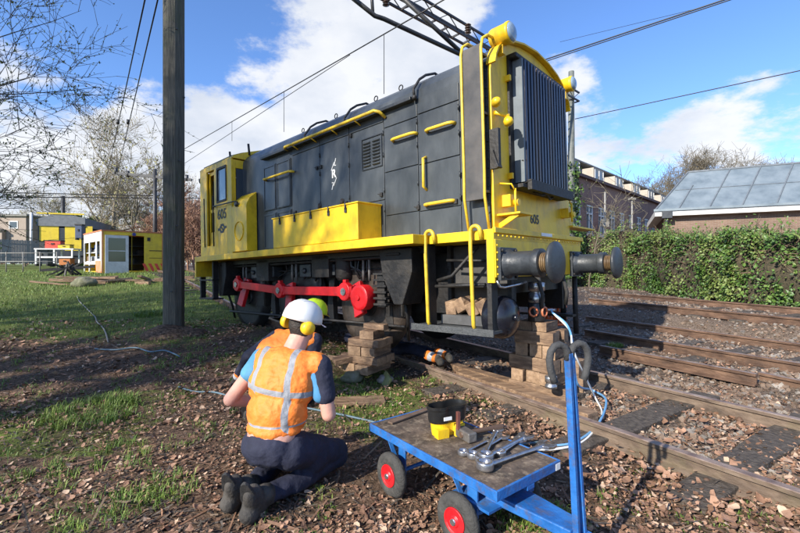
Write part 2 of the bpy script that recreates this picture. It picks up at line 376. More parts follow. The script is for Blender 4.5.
ground = bpy.data.objects.new('ground', gm); COL.objects.link(ground); tag(ground, kind='structure')

# ---------------------------------------------------------------- tracks
def rail_mesh(pts, h=.14, hw=.036, cap=True):
    """flat-bottom rail along points given for the running surface"""
    prof = [(-.065, -h), (.065, -h), (.065, -h + .012), (.012, -h + .028), (.010, -.042), (hw, -.03), (hw, -.004), (hw - .006, 0), (-hw + .006, 0), (-hw, -.004), (-hw, -.03), (-.010, -.042), (-.012, -h + .028), (-.065, -h + .012)]
    m = MB(); n_ = len(prof); pts = [Vector(p) for p in pts]; vs = []
    for i, p in enumerate(pts):
        d = (pts[min(i + 1, len(pts) - 1)] - pts[max(i - 1, 0)]); d.z = 0; d.normalize(); s_ = Vector((d.y, -d.x, 0))
        for a, b_ in prof: vs.append(p + s_ * a + Vector((0, 0, b_)))
    for i in range(len(pts) - 1):
        for k in range(n_):
            m.mi.append(1 if k in (7, 8) else 0); m.sm.append(False)
            m.f.append((i * n_ + k, i * n_ + (k + 1) % n_, (i + 1) * n_ + (k + 1) % n_, (i + 1) * n_ + k))
    e = (len(pts) - 1) * n_
    m.f += [tuple(reversed(range(n_))), tuple(e + k for k in range(n_))]; m.mi += [0, 0]; m.sm += [False] * 2
    m.v = [tuple(v) for v in vs]
    return m
def sleeper(parent, c, d, ln=2.5, w=.25, h=.16, z=0.02, seed=0):
    rnd = random.Random(seed); m = MB(); d = Vector(d).normalized(); s_ = Vector((d.y, -d.x, 0)); K = 9
    vs = []
    for i in range(K + 1):
        for a, b_ in ((-1, 0), (-1, 1), (1, 1), (1, 0)):
            p = Vector(c) + s_ * (i / K - .5) * (ln + rnd.uniform(-.01, .01)) + d * (a * w / 2 + rnd.uniform(-.012, .012)) + Vector((0, 0, z - h + b_ * h + rnd.uniform(-.008, .008)))
            vs.append(p)
    fs = [(i * 4 + k, i * 4 + (k + 1) % 4, i * 4 + 4 + (k + 1) % 4, i * 4 + 4 + k) for i in range(K) for k in range(4)] + [(3, 2, 1, 0), tuple(K * 4 + k for k in range(4))]
    m.add(vs, fs); return m.build('sleeper', SLP, parent, bevel=.008)
def bolt(parent, p, r=.017):
    return MB().lathe([(r * 1.5, 0), (r * 1.5, .006), (r, .008), (r * .9, .022), (r * .4, .03)], p, (0, 0, 1), 8).build('bolt', RUST, parent)

trk = empty('railway_track', tuple(A0), label='near rusty track with cut rail end, dark sleepers and dead leaves between its rails', cat='railway track')
def on(t_, d_, z): return A0 + U * t_ + NR * d_ + Vector((0, 0, z)) 
o = rail_mesh([on(t_, 0, .15) - A0 for t_ in (-4.2, -2, 0, 1.5, 2.8)]).build('rail', [RUSTN, RAILT], trk); o['label'] = 'nearest brown rail ending in a cut end by the wood stack'
rail_mesh([on(t_, 1.5, .15) - A0 for t_ in (-5.5, -3, 0, 3, 7)]).build('rail', [RUSTN, RAILT], trk)
for k in range(-4, 4):
    sleeper(trk, on(-.6 + .84 * k, .78, 0) - A0, U, seed=k, z=.05)
for (t_, d_) in ((-.62, 1.43), (-1.1, 1.43), (-.62, 1.62), (-1.42, 1.43), (-1.42, -.08), (-.6, .07), (.25, .07), (-2.26, 1.43), (.25, 1.43), (-1.42, .08)):
    bolt(trk, on(t_, d_, .03) - A0, .02)

trk2 = empty('railway_track', (-3.57, 9.6, 0), label='rusty track running on to the left from the back wheels of the locomotive', cat='railway track')
u2 = Vector((-.58, .815, 0)).normalized(); n2_ = Vector((u2.y, -u2.x, 0))
for d_ in (0, 1.5):
    rail_mesh([u2 * t_ + n2_ * d_ + Vector((0, 0, max(.40, H(-3.57 + u2.x * t_, 9.6 + u2.y * t_) + .12))) for t_ in (-2.6, 0, 3, 6, 9, 12, 16, 20)]).build('rail', [RUST, RAILT], trk2)
for k in range(26):
    t_ = -2.2 + .75 * k; c = u2 * t_ + n2_ * .75; c.z = max(.26, H(-3.57 + c.x, 9.6 + c.y)) 
    sleeper(trk2, c, u2, seed=50 + k, z=.02)

def far_track(pairs, z, label, ext=(-.45, 1.2), nsl=9, seed=0):
    P = [[atz(px, py, z) for px, py in pr] for pr in pairs]; root = empty('railway_track', (P[0][0].x, P[0][0].y, 0), label=label, cat='railway track')
    base = Vector((P[0][0].x, P[0][0].y, 0))
    for a, b_ in P:
        d = b_ - a
        rail_mesh([a - d * ext[1] - base, a - base, b_ - base, b_ - d * ext[0] - base], h=.15).build('rail', [RUST, RAILT], root)
    (a, b_), (c, e) = P; d = (b_ - a).normalized(); s_ = Vector((d.y, -d.x, 0))
    mid = (a + b_ + c + e) / 4 - base; L_ = (b_ - a).length
    for k in range(nsl):
        cc = mid + d * ((k - nsl / 2) * .75)
        w = MB(); 
        sleeper(root, cc + Vector((0, 0, -.14)), (d.x, d.y, 0), seed=seed + k, z=.01)
    return root
far_track([((680, 344), (800, 362.8)), ((680, 328), (800, 343.5))], .25, 'middle rusty track, between the near track and the track by the hedge', nsl=14, seed=90)
far_track([((680, 306.7), (800, 318)), ((680, 298), (800, 307.5))], .55, 'furthest rusty track, directly in front of the ivy hedge', nsl=18, seed=130)
# loose timber / rail lengths lying beside rail
p = atz(600, 349, .13); q = atz(757, 379, .13)
o = rail_mesh([p + V(0, 0, .06), q + V(0, 0, .06)]).build('loose_rail_length', [RUST, RAILT])
tag(o, 'rust brown rail length lying between the near and the middle track', 'rail')
p = atz(760, 372, .17); q = atz(880, 396, .17)
o = rail_mesh([p, q]).build('loose_rail_length', [RUST, RAILT]); tag(o, 'short rusty rail lying end to end with another loose rail at the right edge', 'rail')
# long timber along rail under the locomotive
for (x0, y0, x1, y1, z, w, h, lab) in ((452, 378, 610, 412, .13, .16, .13, 'long sawn timber baulk lying against the near rail under the buffer beam'),
                                       (425, 362, 520, 385, .10, .13, .10, 'thin dark timber lying behind the near rail under the cab steps')):
    p = atz(x0, y0 - 4, z); q = atz(x1, y1 - 10, z)
    if lab.startswith('long'): p = on(1.3, .2, z-.05); q = on(-.45, .2, z-.05)
    else: p = on(2.3, .45, z-.04); q = on(.6, .5, z-.04)
    tag(MB().beam(p, q, w, h).build('timber_baulk', TIM, bevel=.006), lab, 'timber')

# ---------------------------------------------------------------- leaf litter, chips, ballast, grass
rnd = random.Random(4)
def leafdens(x, y):
    d, t_ = track_dist(x, y)
    n_ = .55 + 1.5 * noise.noise(Vector((x * 1.1, y * 1.1, 30))) + .7 * noise.noise(Vector((x * 3.3, y * 3.3, 5)))
    if d < -1.0: k = (.5 if x > -.2 else .8) if y < 7 else .3
    elif d < -.05: k = 1.0
    elif d < 1.6: k = 2.2
    else: k = 1.9
    if x < -2 and y > 6: k *= .35
    return k * max(.16, n_)
def add_leaf(m, x, y, z, s, tilt=.5):
    a = rnd.uniform(0, 6.28); R = (Euler((rnd.gauss(0, tilt), rnd.gauss(0, tilt), a))).to_matrix(); cu = rnd.uniform(.0, .55); w = rnd.uniform(.4, .9); cv = rnd.uniform(-.3, .45); K = 9 if s > .04 else 7
    vs = [Vector((x, y, z + s * .15))]
    for k in range(K):
        t_ = 2 * pi * (k + rnd.uniform(-.25, .25)) / K; r = s * (.92 if k % 2 else .70) * rnd.uniform(.72, 1.12); px_, py_ = cos(t_) * r, sin(t_) * r * w
        vs.append(vs[0] + R @ Vector((px_, py_, (cu * px_ * px_ + cv * py_ * py_) / s)))
    m.m = rnd.choices((0, 1, 2), (5, 4, 1.8))[0]
    m.add(vs, [(0, k + 1, (k + 1) % K + 1) for k in range(K)])
lm = MB(); cnt = 0
while cnt < 46000:
    Y = math.exp(rnd.uniform(math.log(1.2), math.log(11))); X = rnd.uniform(-1.08, 1.12) * Y
    if rnd.random() > leafdens(X, Y): continue
    d, _t = track_dist(X, Y)
    z = Hn(X, Y) + rnd.uniform(.004, .022) + (.03 if -.9 < d < 1.4 else 0) * rnd.random()
    add_leaf(lm, X, Y, z, min(.044, .009 + rnd.expovariate(105)) * (1.12 if -.7 < d < 1.5 else .85), .38); cnt += 1
for _ in range(6500):                          # drifts on the darker soil left of the men
    X, Y = rnd.uniform(-7.8, -.9), rnd.uniform(3.6, 8.6)
    if rnd.random() > .35 + 1.3 * noise.noise(Vector((X * .9, Y * .9, 50))): continue
    add_leaf(lm, X, Y, Hn(X, Y) + rnd.uniform(.004, .02), rnd.uniform(.022, .052), .38)
tag(lm.build('leaf_litter', [LIT1, LIT2, LIT3], norm=False), kind='stuff', label='dry brown fallen leaves spread over the soil', cat='leaf litter')
cm_ = MB(); cnt = 0
while cnt < 19000:                              # twigs and mulch
    Y = math.exp(rnd.uniform(math.log(1.2), math.log(8))); X = rnd.uniform(-1.08, 1.12) * Y; cnt += 1
    a = rnd.uniform(0, 6.28); L_ = rnd.uniform(.006, .035) if rnd.random() < .96 else rnd.uniform(.07, .2); w = rnd.uniform(.002, .008)
    z = Hn(X, Y) + rnd.uniform(.004, .016); d = Vector((cos(a), sin(a), rnd.gauss(0, .25))); s_ = Vector((-sin(a), cos(a), rnd.gauss(0, .3)))
    c = Vector((X, Y, z)); cm_.m = rnd.choice((0, 1, 1, 2))
    cm_.add([c - d * L_ - s_ * w, c + d * L_ - s_ * w * .6, c + d * L_ * .9 + s_ * w, c - d * L_ + s_ * w], [(0, 1, 2, 3)])
tag(cm_.build('twig_mulch', [LIT2, SLP, TWIG], norm=False), kind='stuff', label='bits of twig and bark mulch on the soil', cat='mulch')
bm_ = MB(); cnt = 0
while cnt < 13000:
    Y = math.exp(rnd.uniform(math.log(1.8), math.log(17))); X = rnd.uniform(-.3, 1.12) * Y
    d, t_ = track_dist(X, Y)
    if d < .1 or (d < 1.5 and rnd.random() < .3): continue
    cnt += 1; s = rnd.uniform(.013, .036); c = Vector((X, Y, Hn(X, Y) + .004))
    e_ = Euler((rnd.uniform(-.7, .7), rnd.uniform(-.7, .7), rnd.uniform(0, 3))).to_matrix()
    P = [c + e_ @ Vector((a * s * rnd.uniform(.5, 1.1), b_ * s * rnd.uniform(.4, .9), c_ * s * rnd.uniform(.35, .75))) for a in (-1, 1) for b_ in (-1, 1) for c_ in (-1, 1)]
    bm_.m = rnd.choice((0, 1, 1)); bm_.add(P, [(0, 1, 3, 2), (4, 6, 7, 5), (0, 4, 5, 1), (2, 3, 7, 6), (0, 2, 6, 4), (1, 5, 7, 3)])
tag(bm_.build('track_ballast', [STN, STNB], norm=False), kind='stuff', label='grey crushed stone between and beyond the tracks', cat='ballast')
def blade(m, c, h, a, lean, w):
    d = Vector((cos(a), sin(a), 0)); s_ = Vector((-sin(a), cos(a), 0)) * w
    m1 = c + d * lean * .35 * h + Vector((0, 0, h * .6)); e = c + d * lean * h + Vector((0, 0, h * (1 - .35 * lean)))
    m.add([c - s_, c + s_, m1 + s_ * .8, m1 - s_ * .8, e], [(0, 1, 2, 3), (3, 2, 4)])
gm_ = MB()
def tuft(x, y, n_, h, r):
    gm_.m = 0 if rnd.random() < .6 else 1
    for _ in range(n_):
        a = rnd.uniform(0, 6.28); rr = r * sqrt(rnd.random()); px_, py_ = x + cos(a) * rr, y + sin(a) * rr
        blade(gm_, Vector((px_, py_, Hn(px_, py_) - .005)), h * rnd.uniform(.5, 1.2), rnd.uniform(0, 6.28), rnd.uniform(.2, 1.1), rnd.uniform(.001, .0026) * (1 + y * .14))
for (px, py, R_, k, h) in ((92, 415, .42, 150, .11), (45, 480, .3, 30, .08), (165, 490, .25, 40, .08), (130, 455, .3, 24, .08), (100, 515, .22, 34, .07), (215, 430, .4, 20, .05), (440, 385, .35, 60, .04), (480, 410, .3, 40, .05),
                            (530, 520, .22, 60, .07), (560, 530, .2, 30, .06), (150, 330, .35, 60, .14), (615, 352, .12, 26, .09), (690, 500, .4, 20, .04), (640, 520, .3, 26, .04), (300, 515, .3, 30, .04), (380, 400, .5, 40, .05), (190, 380, .8, 60, .06), (750, 500, .5, 20, .05)):
    c = atz(px, py, H((px - 400) / PX * 4, 4) if py < 400 else 0.0)
    for _ in range(k):
        a = rnd.uniform(0, 6.28); rr = R_ * sqrt(rnd.random()); tuft(c.x + cos(a) * rr, c.y + sin(a) * rr, 11, h, .04)
for _ in range(800):
    X, Y = rnd.uniform(-7.5, -1.2), rnd.uniform(3.8, 7.6)
    if noise.noise(Vector((X * .8, Y * .8, 70))) > .02: tuft(X, Y, 7, .05, .05)
cnt = 0
while cnt < 5200:
    Y = math.exp(rnd.uniform(math.log(2.2), math.log(26))); X = rnd.uniform(-1.1, .3) * Y
    if rnd.random() > grassness(X, Y) ** 1.5: continue
    cnt += 1; tuft(X, Y, 4 if Y < 9 else 5, .045 + .004 * Y, .03 + .012 * Y)
tag(gm_.build('grass', [GR1, GR2], norm=False), kind='stuff', label='short green grass in tufts on the lawn and between the leaves', cat='grass')
# stones, each one
def rock(name, p, s, seed, mtl, label, group=None):
    bm = bmesh.new(); bmesh.ops.create_icosphere(bm, subdivisions=3, radius=1); 
    for v in bm.verts:
        d = 1 + .35 * noise.noise(v.co * 1.3 + Vector((seed, 0, 0))) + .12 * noise.noise(v.co * 4 + Vector((0, seed, 0)))
        v.co = Vector((v.co.x * s[0], v.co.y * s[1], v.co.z * s[2])) * d
    me = bpy.data.meshes.new(name); bm.to_mesh(me); bm.free(); me.materials.append(mtl)
    for q_ in me.polygons: q_.use_smooth = True
    o = bpy.data.objects.new(name, me); COL.objects.link(o); o.location = p; return tag(o, label, 'rock', group)
MOSS = mat('mossy_stone', [(.08, .08, .05), (.14, .14, .08), (.2, .19, .14)], 5, .95, .8, 18)
rock('boulder', at(84, 283, 15.0) , (.42, .36, .25), 2, MOSS, 'mossy boulder lying on the lawn in front of the yellow trailer')
rock('stone', at(352, 377, 5.0), (.12, .09, .07), 5, MOSS, 'pale lump of stone on the ground in front of the left wood stack')
rock('stone', atz(385, 379, .08), (.10, .07, .05), 9, STN, 'grey stone beside the cut end of the near rail')
o = MB().box((0, 0, 0), (.03, .22, .14), (0.2, .5, .4)).build('steel_plate', mat('lichen_plate', [(.16, .17, .06), (.24, .24, .1)], 6, .7, .3), bevel=.004); o.location = atz(386, 380, .09); tag(o, 'small yellowish green plate leaning by the cut rail end', 'plate')
o = MB().box((0, 0, 0), (.55, .2, .04), (.03, 0, .15)).build('plank', TIM, bevel=.006); o.location = atz(358, 401, .045); tag(o, 'brown plank lying flat on the soil between the kneeling man and the trolley', 'plank')
# ---------------------------------------------------------------- locomotive (local x runs to the front, y across, z up from rail level)
loco = empty('shunting_locomotive', (.917, 4.03, .39), Matrix.Rotation(radians(-43.5), 3, 'Z').to_4x4().to_euler(),
             'yellow and dark grey diesel shunting locomotive jacked up on wooden blocks', 'locomotive')
loco.rotation_euler = (Matrix.Rotation(radians(-43.5), 3, 'Z') @ Matrix.Rotation(radians(-1.73), 3, 'Y')).to_euler()
def LB(m, l0, l1, w0, w1, h0, h1): return m.b2((-l0, w0, h0), (-l1, w1, h1))
def lp(L, W, H_): return Vector((-L, W, H_))
HW = 2.13; HC = 1.17
prof = [(.21, 3.08), (.235, 3.17), (.30, 3.27), (.42, 3.36), (.6, 3.44), (.85, 3.5), (HC, 3.53)]
prof += [(2 * HC - a, b) for a, b in reversed(prof[:-1])]
m = MB(); LB(m, .80, 6.62, -.25, 2.5, 1.30, 1.40); LB(m, .0, .80, 0, 2.25, 1.30, 1.40); LB(m, -.035, 0, 0, 2.25, 1.36, 1.415)
m.build('running_plate', YEL, loco, bevel=.006)
m = MB(); LB(m, -.03, 0, 0.0, 2.16, .93, 1.30)
m.build('buffer_beam', YEL, loco, bevel=.006)
m = MB()
for i in range(26):
    for h in (1.335,): m.lathe([(.012, 0), (.010, .006), (.004, .01)], lp(-.035, .05 + i * .083, h-.0), (1, 0, 0), 6)
for i in range(5): m.lathe([(.012, 0), (.010, .006), (.004, .01)], lp(-.03, .03, .96 + i * .07), (1, 0, 0), 6)
m.build('rivet_row', YEL, loco)
# hood shell
poly = [(.225, 1.40)] + [(.225, 3.07)] + prof[1:-1] + [(HW - .015, 3.07), (HW - .015, 1.40)]
m = MB(); m.prism(poly, (-5.4, 0, 0), (-.13, 0, 0), (0, 1, 0), (0, 0, 1)); m.build('hood', GREY, loco, bevel=0)
poly = [(.205, 1.40)] + [(.205, 3.06)] + [(a, b + .02) for a, b in prof[1:-1]] + [(HW, 3.06), (HW, 1.40)]
m = MB(); m.prism(poly, (.035, 0, 0), (-.13, 0, 0), (0, 1, 0), (0, 0, 1)); m.build('front_sheet', YEL, loco, bevel=.006)
m = MB()                                     # arch lip over the radiator
pp = [lp(.09, a, b + .035) for a, b in prof]; 
for i in range(len(pp) - 1): m.beam(pp[i], pp[i + 1] , .11, .02, (0, 0, 1))
m.build('front_arch_lip', YEL, loco)
# side sheet + hood doors as proud panels (gaps between them read as seams)
def panel(l0, l1, h0, h1, name='hood_door', w=.21, mt=GREY, t=.016, g=.006):
    return LB(MB(), l0 + g, l1 - g, w, w + t, h0 + g, h1 - g).build(name, mt, loco, bevel=.003)
panel(.135, .48, 1.41, 3.07, 'corner_sheet', .209)
for l0, l1, cuts in ((.50, 1.10, (1.41, 1.71, 2.26, 2.86, 3.06)), (1.10, 1.67, (1.41, 1.72, 2.27, 2.84, 3.06)), (1.67, 2.36, (1.41, 1.93, 2.93, 3.04)), (2.36, 3.04, (1.41, 1.93, 2.93, 3.04)), (3.04, 3.80, (1.41, 1.93, 2.93, 3.04))):
    for a, b in zip(cuts, cuts[1:]): panel(l0, l1, a, b)
for l0, l1 in ((3.84, 4.28), (4.30, 4.72)):
    for h0, h1 in ((1.45, 2.08), (2.12, 2.92)):
        panel(l0, l1, h0, h1, 'small_hood_door', .205)
        m = MB(); c = .03
        for a in (l0 + c, l1 - c): LB(m, a - .012, a + .012, .195, .206, h0 + c, h1 - c)
        for a in (h0 + c, h1 - c): LB(m, l0 + c, l1 - c, .195, .206, a - .012, a + .012)
        m.build('door_rib', GREY, loco)
m = MB(); LB(m, 1.14, 4.7, .135, .225, 3.035, 3.075); m.build('gutter', GREYD, loco, bevel=.004)
m = MB()
for L in (1.67, 2.36, 3.04, .5, 1.1):
    for h in (1.8, 2.05, 2.5, 2.78): m.tube([lp(L, .20, h - .03), lp(L, .20, h + .03)], .009, 6); m.cut()
m.each('door_hinge', GREYD, loco)
m = MB()
for L, h in ((1.1, 1.76), (2.42, 1.98), (3.0, 2.6), (1.72, 2.0), (3.7, 2.0), (2.3, 2.9), (3.1, 2.6), (.56, 1.76)):
    LB(m, L - .02, L + .02, .185, .21, h - .025, h + .025); m.tube([lp(L, .19, h), lp(L + .05, .18, h + .01)], .006, 6); m.cut()
m.each('door_latch', BLK, loco)
# louvres
for k, L0 in enumerate((1.74, 1.92)):
    m = MB()
    for i in range(8): m.box(lp(L0 + .065, .20, 2.42 + i * .043), (.13, .022, .020), (radians(-35), 0, 0))
    m.build('louvre', GREY, loco)
m = MB(); 
for a in (1.70, 2.08): LB(m, a - .006, a + .006, .197, .212, 2.37, 2.79)
for a in (2.375, 2.785): LB(m, 1.7, 2.08, .197, .212, a - .006, a + .006)
m.build('louvre_frame', GREYD, loco)
# yellow handrails
def rail_(pts, r=.016, mt=YELR, name='handrail'): return MB().tube(pts, r, 8).build(name, mt, loco)
def arc(c, r, a0, a1, X, Y, n=8):
    c = Vector(c); X = Vector(X); Y = Vector(Y); return [c + X * cos(a0 + (a1 - a0) * i / n) * r + Y * sin(a0 + (a1 - a0) * i / n) * r for i in range(n + 1)]
rail_([lp(1.62, .2, 2.97), lp(1.64, .11, 3.02), lp(1.70, .08, 3.045), lp(3.8, .08, 3.05), lp(3.87, .12, 3.05), lp(3.9, .2, 3.05)], .021)
m = MB()
for L in (2.1, 2.6, 3.1, 3.6): m.tube([lp(L, .08, 3.04), lp(L, .20, 2.99)], .010, 6); m.cut()
m.each('handrail_bracket', YELR, loco)
for l0, l1, h in ((1.10, 1.50, 2.64), (.55, .95, 2.62), (.57, .99, 1.77)):
    rail_([lp(l0, .21, h), lp(l0 + .02, .165, h), lp(l0 + .06, .15, h), lp(l1 - .06, .15, h), lp(l1 - .02, .165, h), lp(l1, .21, h)], .02)
rail_([lp(.975, .21, 2.33), lp(.975, .155, 2.31), lp(.975, .15, 1.98), lp(.975, .21, 1.95)], .017)
rail_([lp(3.72, .2, 2.66), lp(3.76, .12, 2.66), lp(4.55, .12, 2.66), lp(4.6, .2, 2.66)], .02)
# ladder board with yellow rails
m = MB(); LB(m, .14, .36, .095, .115, 1.72, 3.3); m.build('ladder_board', WORN, loco, bevel=.004)
for L in (.125, .37):
    rail_([lp(L, .15, 1.42), lp(L + .01, .10, 1.75), lp(L, .09, 2.0), lp(L, .085, 3.25), lp(L - .01, .10, 3.34), lp(L - .02, .18, 3.40), lp(L - .02, .34, 3.42)], .015, name='ladder_rail')
m = MB()
for h in (1.8, 2.6, 3.2): LB(m, .13, .37, .105, .2, h - .012, h + .012); m.cut()
m.each('ladder_bracket', GREYD, loco)
m = MB()
for i in range(18): m.lathe([(.011, 0), (.008, .007), (.003, .010)], lp(.155, .208, 1.5 + i * .092), (0, -1, 0), 6)
m.build('corner_rivets', GREYD, loco)
m = MB(); LB(m, .0, .10, .16, .205, 2.02, 2.42); m.beam(lp(.06, .17, 2.2), lp(.0, .17, 2.02), .08, .02); m.build('black_bracket', BLK, loco)
# roof
m = MB(); LB(m, 1.5, 4.6, .95, 1.4, 3.42, 3.56); m.build('roof_hatch', GREY, loco, bevel=.03)
for L in (1.10, 2.38, 3.35):
    m = MB(); pts = [lp(L, .17, 3.06), lp(L, .155, 3.15)] + [lp(L, a - .03, b + .035) for a, b in prof[2:5]] + [lp(L, .75, 3.45)]
    m.tube(pts, .016, 8); m.lathe([(.03, 0), (.03, .04), (.02, .05)], lp(L, .17, 3.03), (0, 0, 1), 10); m.build('roof_pipe', BLK, loco)
m = MB()
for L in (1.62, 2.1, 3.0, 3.9): m.tube(arc(lp(L, .5, 3.44), .035, 0, 2 * pi, (1, 0, 0), (0, 0, 1), 10), .008, 6); m.cut()
m.each('lifting_eye', BLK, loco)
# radiator
RW0, RW1, RH0, RH1 = .64, 1.76, 1.90, 3.27
m = MB(); LB(m, .015, .13, RW0 + .02, RW1 - .02, RH0, RH1); LB(m, .07, .10, RW0 - .10, RW0 - .0, RH0 + .02, RH1 + .02); m.build('radiator_core', BLK, loco)
m = MB(); LB(m, -.04, .11, RW0 - .02, RW0 + .02, RH0 + .04, RH1); m.build('radiator_side_panel', mat('pale_grey_panel', [(.10, .12, .135), (.14, .165, .18)], 5, .5, .1), loco)
for i in range(15):
    w = RW0 + .045 + (RW1 - RW0 - .08) * i / 14; m = MB()
    m.b2(lp(.02, w - .011, RH0 + .05), lp(-.045, w + .011, RH1)); m.b2(lp(-.04, w - .022, RH0 + .05), lp(-.05, w + .022, RH1));
    m.build('radiator_fin', FIN_GLINT if i in (3, 4, 8, 9, 13) else FIN, loco)
m = MB(); LB(m, -.06, .10, RW0 - .1, RW1 + .04, RH0 - .03, RH0 + .01); LB(m, -.11, -.06, RW0, RW1, RH0 - .05, RH0 + .06)
for i in range(24): w = RW0 + (RW1 - RW0) * i / 23; m.tube([lp(-.11, w, RH0 + .05), lp(0, w, RH0 + .02)], .006, 5)
m.build('radiator_tray', BLK, loco, bevel=.003)
m = MB(); LB(m, -.02, .12, RW0 - .1, RW1 + .02, RH1, RH1 + .05)
m.build('radiator_cap', BLK, loco, bevel=.01)
m = MB(); m.tube([lp(-.02, .62, 2.16), lp(-.03, .66, 2.18), lp(-.035, .70, 2.14), lp(-.03, .71, 2.0), lp(-.03, .69, 1.98)], .015, 8); m.build('hose_hook', RUB, loco)
# headlamps
for w, h, r in ((.38, 3.445, .105), (2.0, 3.42, .092)):
    m = MB(); m.lathe([(r * .55, -.10), (r * .93, -.08), (r, -.05), (r, .10), (r * 1.06, .105), (r * 1.06, .13), (r * .95, .14)], lp(.08, w, h), (1, 0, 0), 28)
    ho = m.build('headlamp', YEL, loco)
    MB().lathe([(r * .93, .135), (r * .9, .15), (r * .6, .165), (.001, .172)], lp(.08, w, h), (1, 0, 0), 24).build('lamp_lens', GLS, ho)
    MB().b2(lp(.03, w - .03, h - r - .09), lp(.09, w + .03, h - r + .01)).build('lamp_bracket', YEL, ho)
m = MB(); m.lathe([(.02, -.03), (.045, -.02), (.05, .02), (.035, .06), (.012, .07)], lp(.05, .22, 2.70), (.7, -.7, 0), 14); m.tube([lp(.09, .26, 2.62), lp(.04, .33, 2.60), lp(-.02, .36, 2.58)], .02, 8)
m.lathe([(.03, 0), (.05, .03), (.05, .07), (.02, .09)], lp(-.0, .34, 2.56), (.4, 0, -.9), 12); m.build('marker_lamp', YEL, loco)
for h in (3.05, 2.0): MB().b2(lp(.04, .50, h - .03), lp(.10, .53, h + .03)).build('radiator_hinge', YEL, loco)
# front fittings
m = MB(); LB(m, -.16, .12, .26, .55, 1.555, 1.575); m.beam(lp(.1, .3, 1.45), lp(-.12, .3, 1.56), .02, .05); m.build('foot_step', YEL, loco, bevel=.003)
m = MB(); LB(m, .05, .24, 2.13, 2.95, 1.555, 1.58); LB(m, .1, .2, 2.14, 2.25, 1.58, 1.75); m.build('foot_step', YEL, loco, bevel=.003)
m = MB()
for w in (.42, 1.9): 
    LB(m, .0, .1, w - .05, w + .05, 1.66, 1.78); m.tube([lp(-.03, w, 1.60), lp(-.03, w, 1.84)], .012, 6); m.lathe([(.035, 0), (.035, .05)], lp(0, w + .04, 1.7), (1, 0, 0), 10)
    m.tube([lp(.1, w - .08, 1.9), lp(-.02, w - .06, 1.88), lp(-.03, w + .02, 1.80)], .01, 6); m.cut()
m.each('lamp_iron', YEL, loco)
m = MB(); m.tube([lp(.0, .9, 1.87), lp(-.05, 1.0, 1.83), lp(-.06, 1.1, 1.86), lp(-.03, 1.25, 1.82), lp(0, 1.4, 1.86)], .014, 8); m.build('cable', RUB, loco)
BLKP = mat('black_lettering', [(.01, .01, .01), (.02, .02, .02)], 9, .5)
WHP = mat('white_lettering', [(.7, .7, .68), (.8, .8, .78)], 9, .5)
words('605', .15, BLKP, 'number', loco, basis(lp(.093, 1.10, 1.58), (0, 1, 0), (0, 0, 1)), bold=.003)
m = MB(); LB(m, -.045, -.036, .98, 1.25, 1.375, 1.41); m.build('data_plate', WHP, loco)
# buffers
for w in (.19, 1.94):
    m = MB(); LB(m, -.065, -.03, w - .16, w + .16, .90, 1.22)
    m.lathe([(.15, .065), (.125, .10), (.118, .12), (.118, .34), (.135, .345), (.135, .41), (.10, .415)], lp(0, w, 1.06), (1, 0, 0), 28)
    bo = m.build('buffer', GREYD, loco, bevel=.004)
    m = MB(); m.lathe([(.075, .41), (.075, .47), (.09, .49), (.12, .50), (.185, .515), (.192, .53), (.188, .548), (.15, .562), (.08, .572), (.001, .576)], lp(0, w, 1.06), (1, 0, 0), 36); m.build('buffer_head', GREYD, bo)
    m = MB()
    for a in range(4): m.tube(arc(lp(-.42 - a * .018, w, 1.06), .088, 0, 2 * pi, (0, 1, 0), (0, 0, 1), 20), .008, 6)
    m.build('buffer_spring', mat('greasy_brown_spring', [(.10, .06, .03), (.2, .13, .06)], 9, .45), bo)
    m = MB()
    for a in (-1, 1):
        for b in (-1, 1): m.lathe([(.018, 0), (.018, .015), (.01, .02)], lp(-.065, w + a * .13, 1.06 + b * .13), (1, 0, 0), 6)
    m.build('bolt', BLK, bo)
m = MB(); m.tube([lp(-.03, 1.06, 1.08), lp(-.15, 1.06, 1.08), lp(-.22, 1.06, 1.04), lp(-.2, 1.06, .97)], [.04, .035, .03, .02], 10); LB(m, -.05, -.03, .94, 1.18, .96, 1.2)
m.build('coupling_hook', BLK, loco)
m = MB(); m.tube([lp(-.02, .03, .90), lp(-.03, .06, .84), lp(-.03, .14, .83), lp(-.04, .42, .85), lp(-.03, .6, .87)], .012, 8); m.build('lever_rod', STEEL, loco)
# tank box
m = MB(); LB(m, 1.73, 3.71, -.2, .2, 1.41, 1.86); LB(m, 1.71, 3.73, -.215, .2, 1.855, 1.875); m.build('side_tank', YEL, loco, bevel=.008)
m = MB()
for L in (1.95, 2.3, 2.7, 3.1, 3.5): m.tube([lp(L, -.212, 1.80), lp(L, -.212, 1.89)], .012, 6); LB(m, L - .02, L + .02, -.215, -.2, 1.76, 1.82); m.cut()
m.each('tank_hinge', GREYD, loco)
m = MB()
for L in (2.25, 2.75): m.tube([lp(L, .0, 1.87), lp(L, -.02, 1.93), lp(L - .05, -.05, 1.97)], .028, 8); m.cut()
m.each('filler_pipe', BLK, loco)
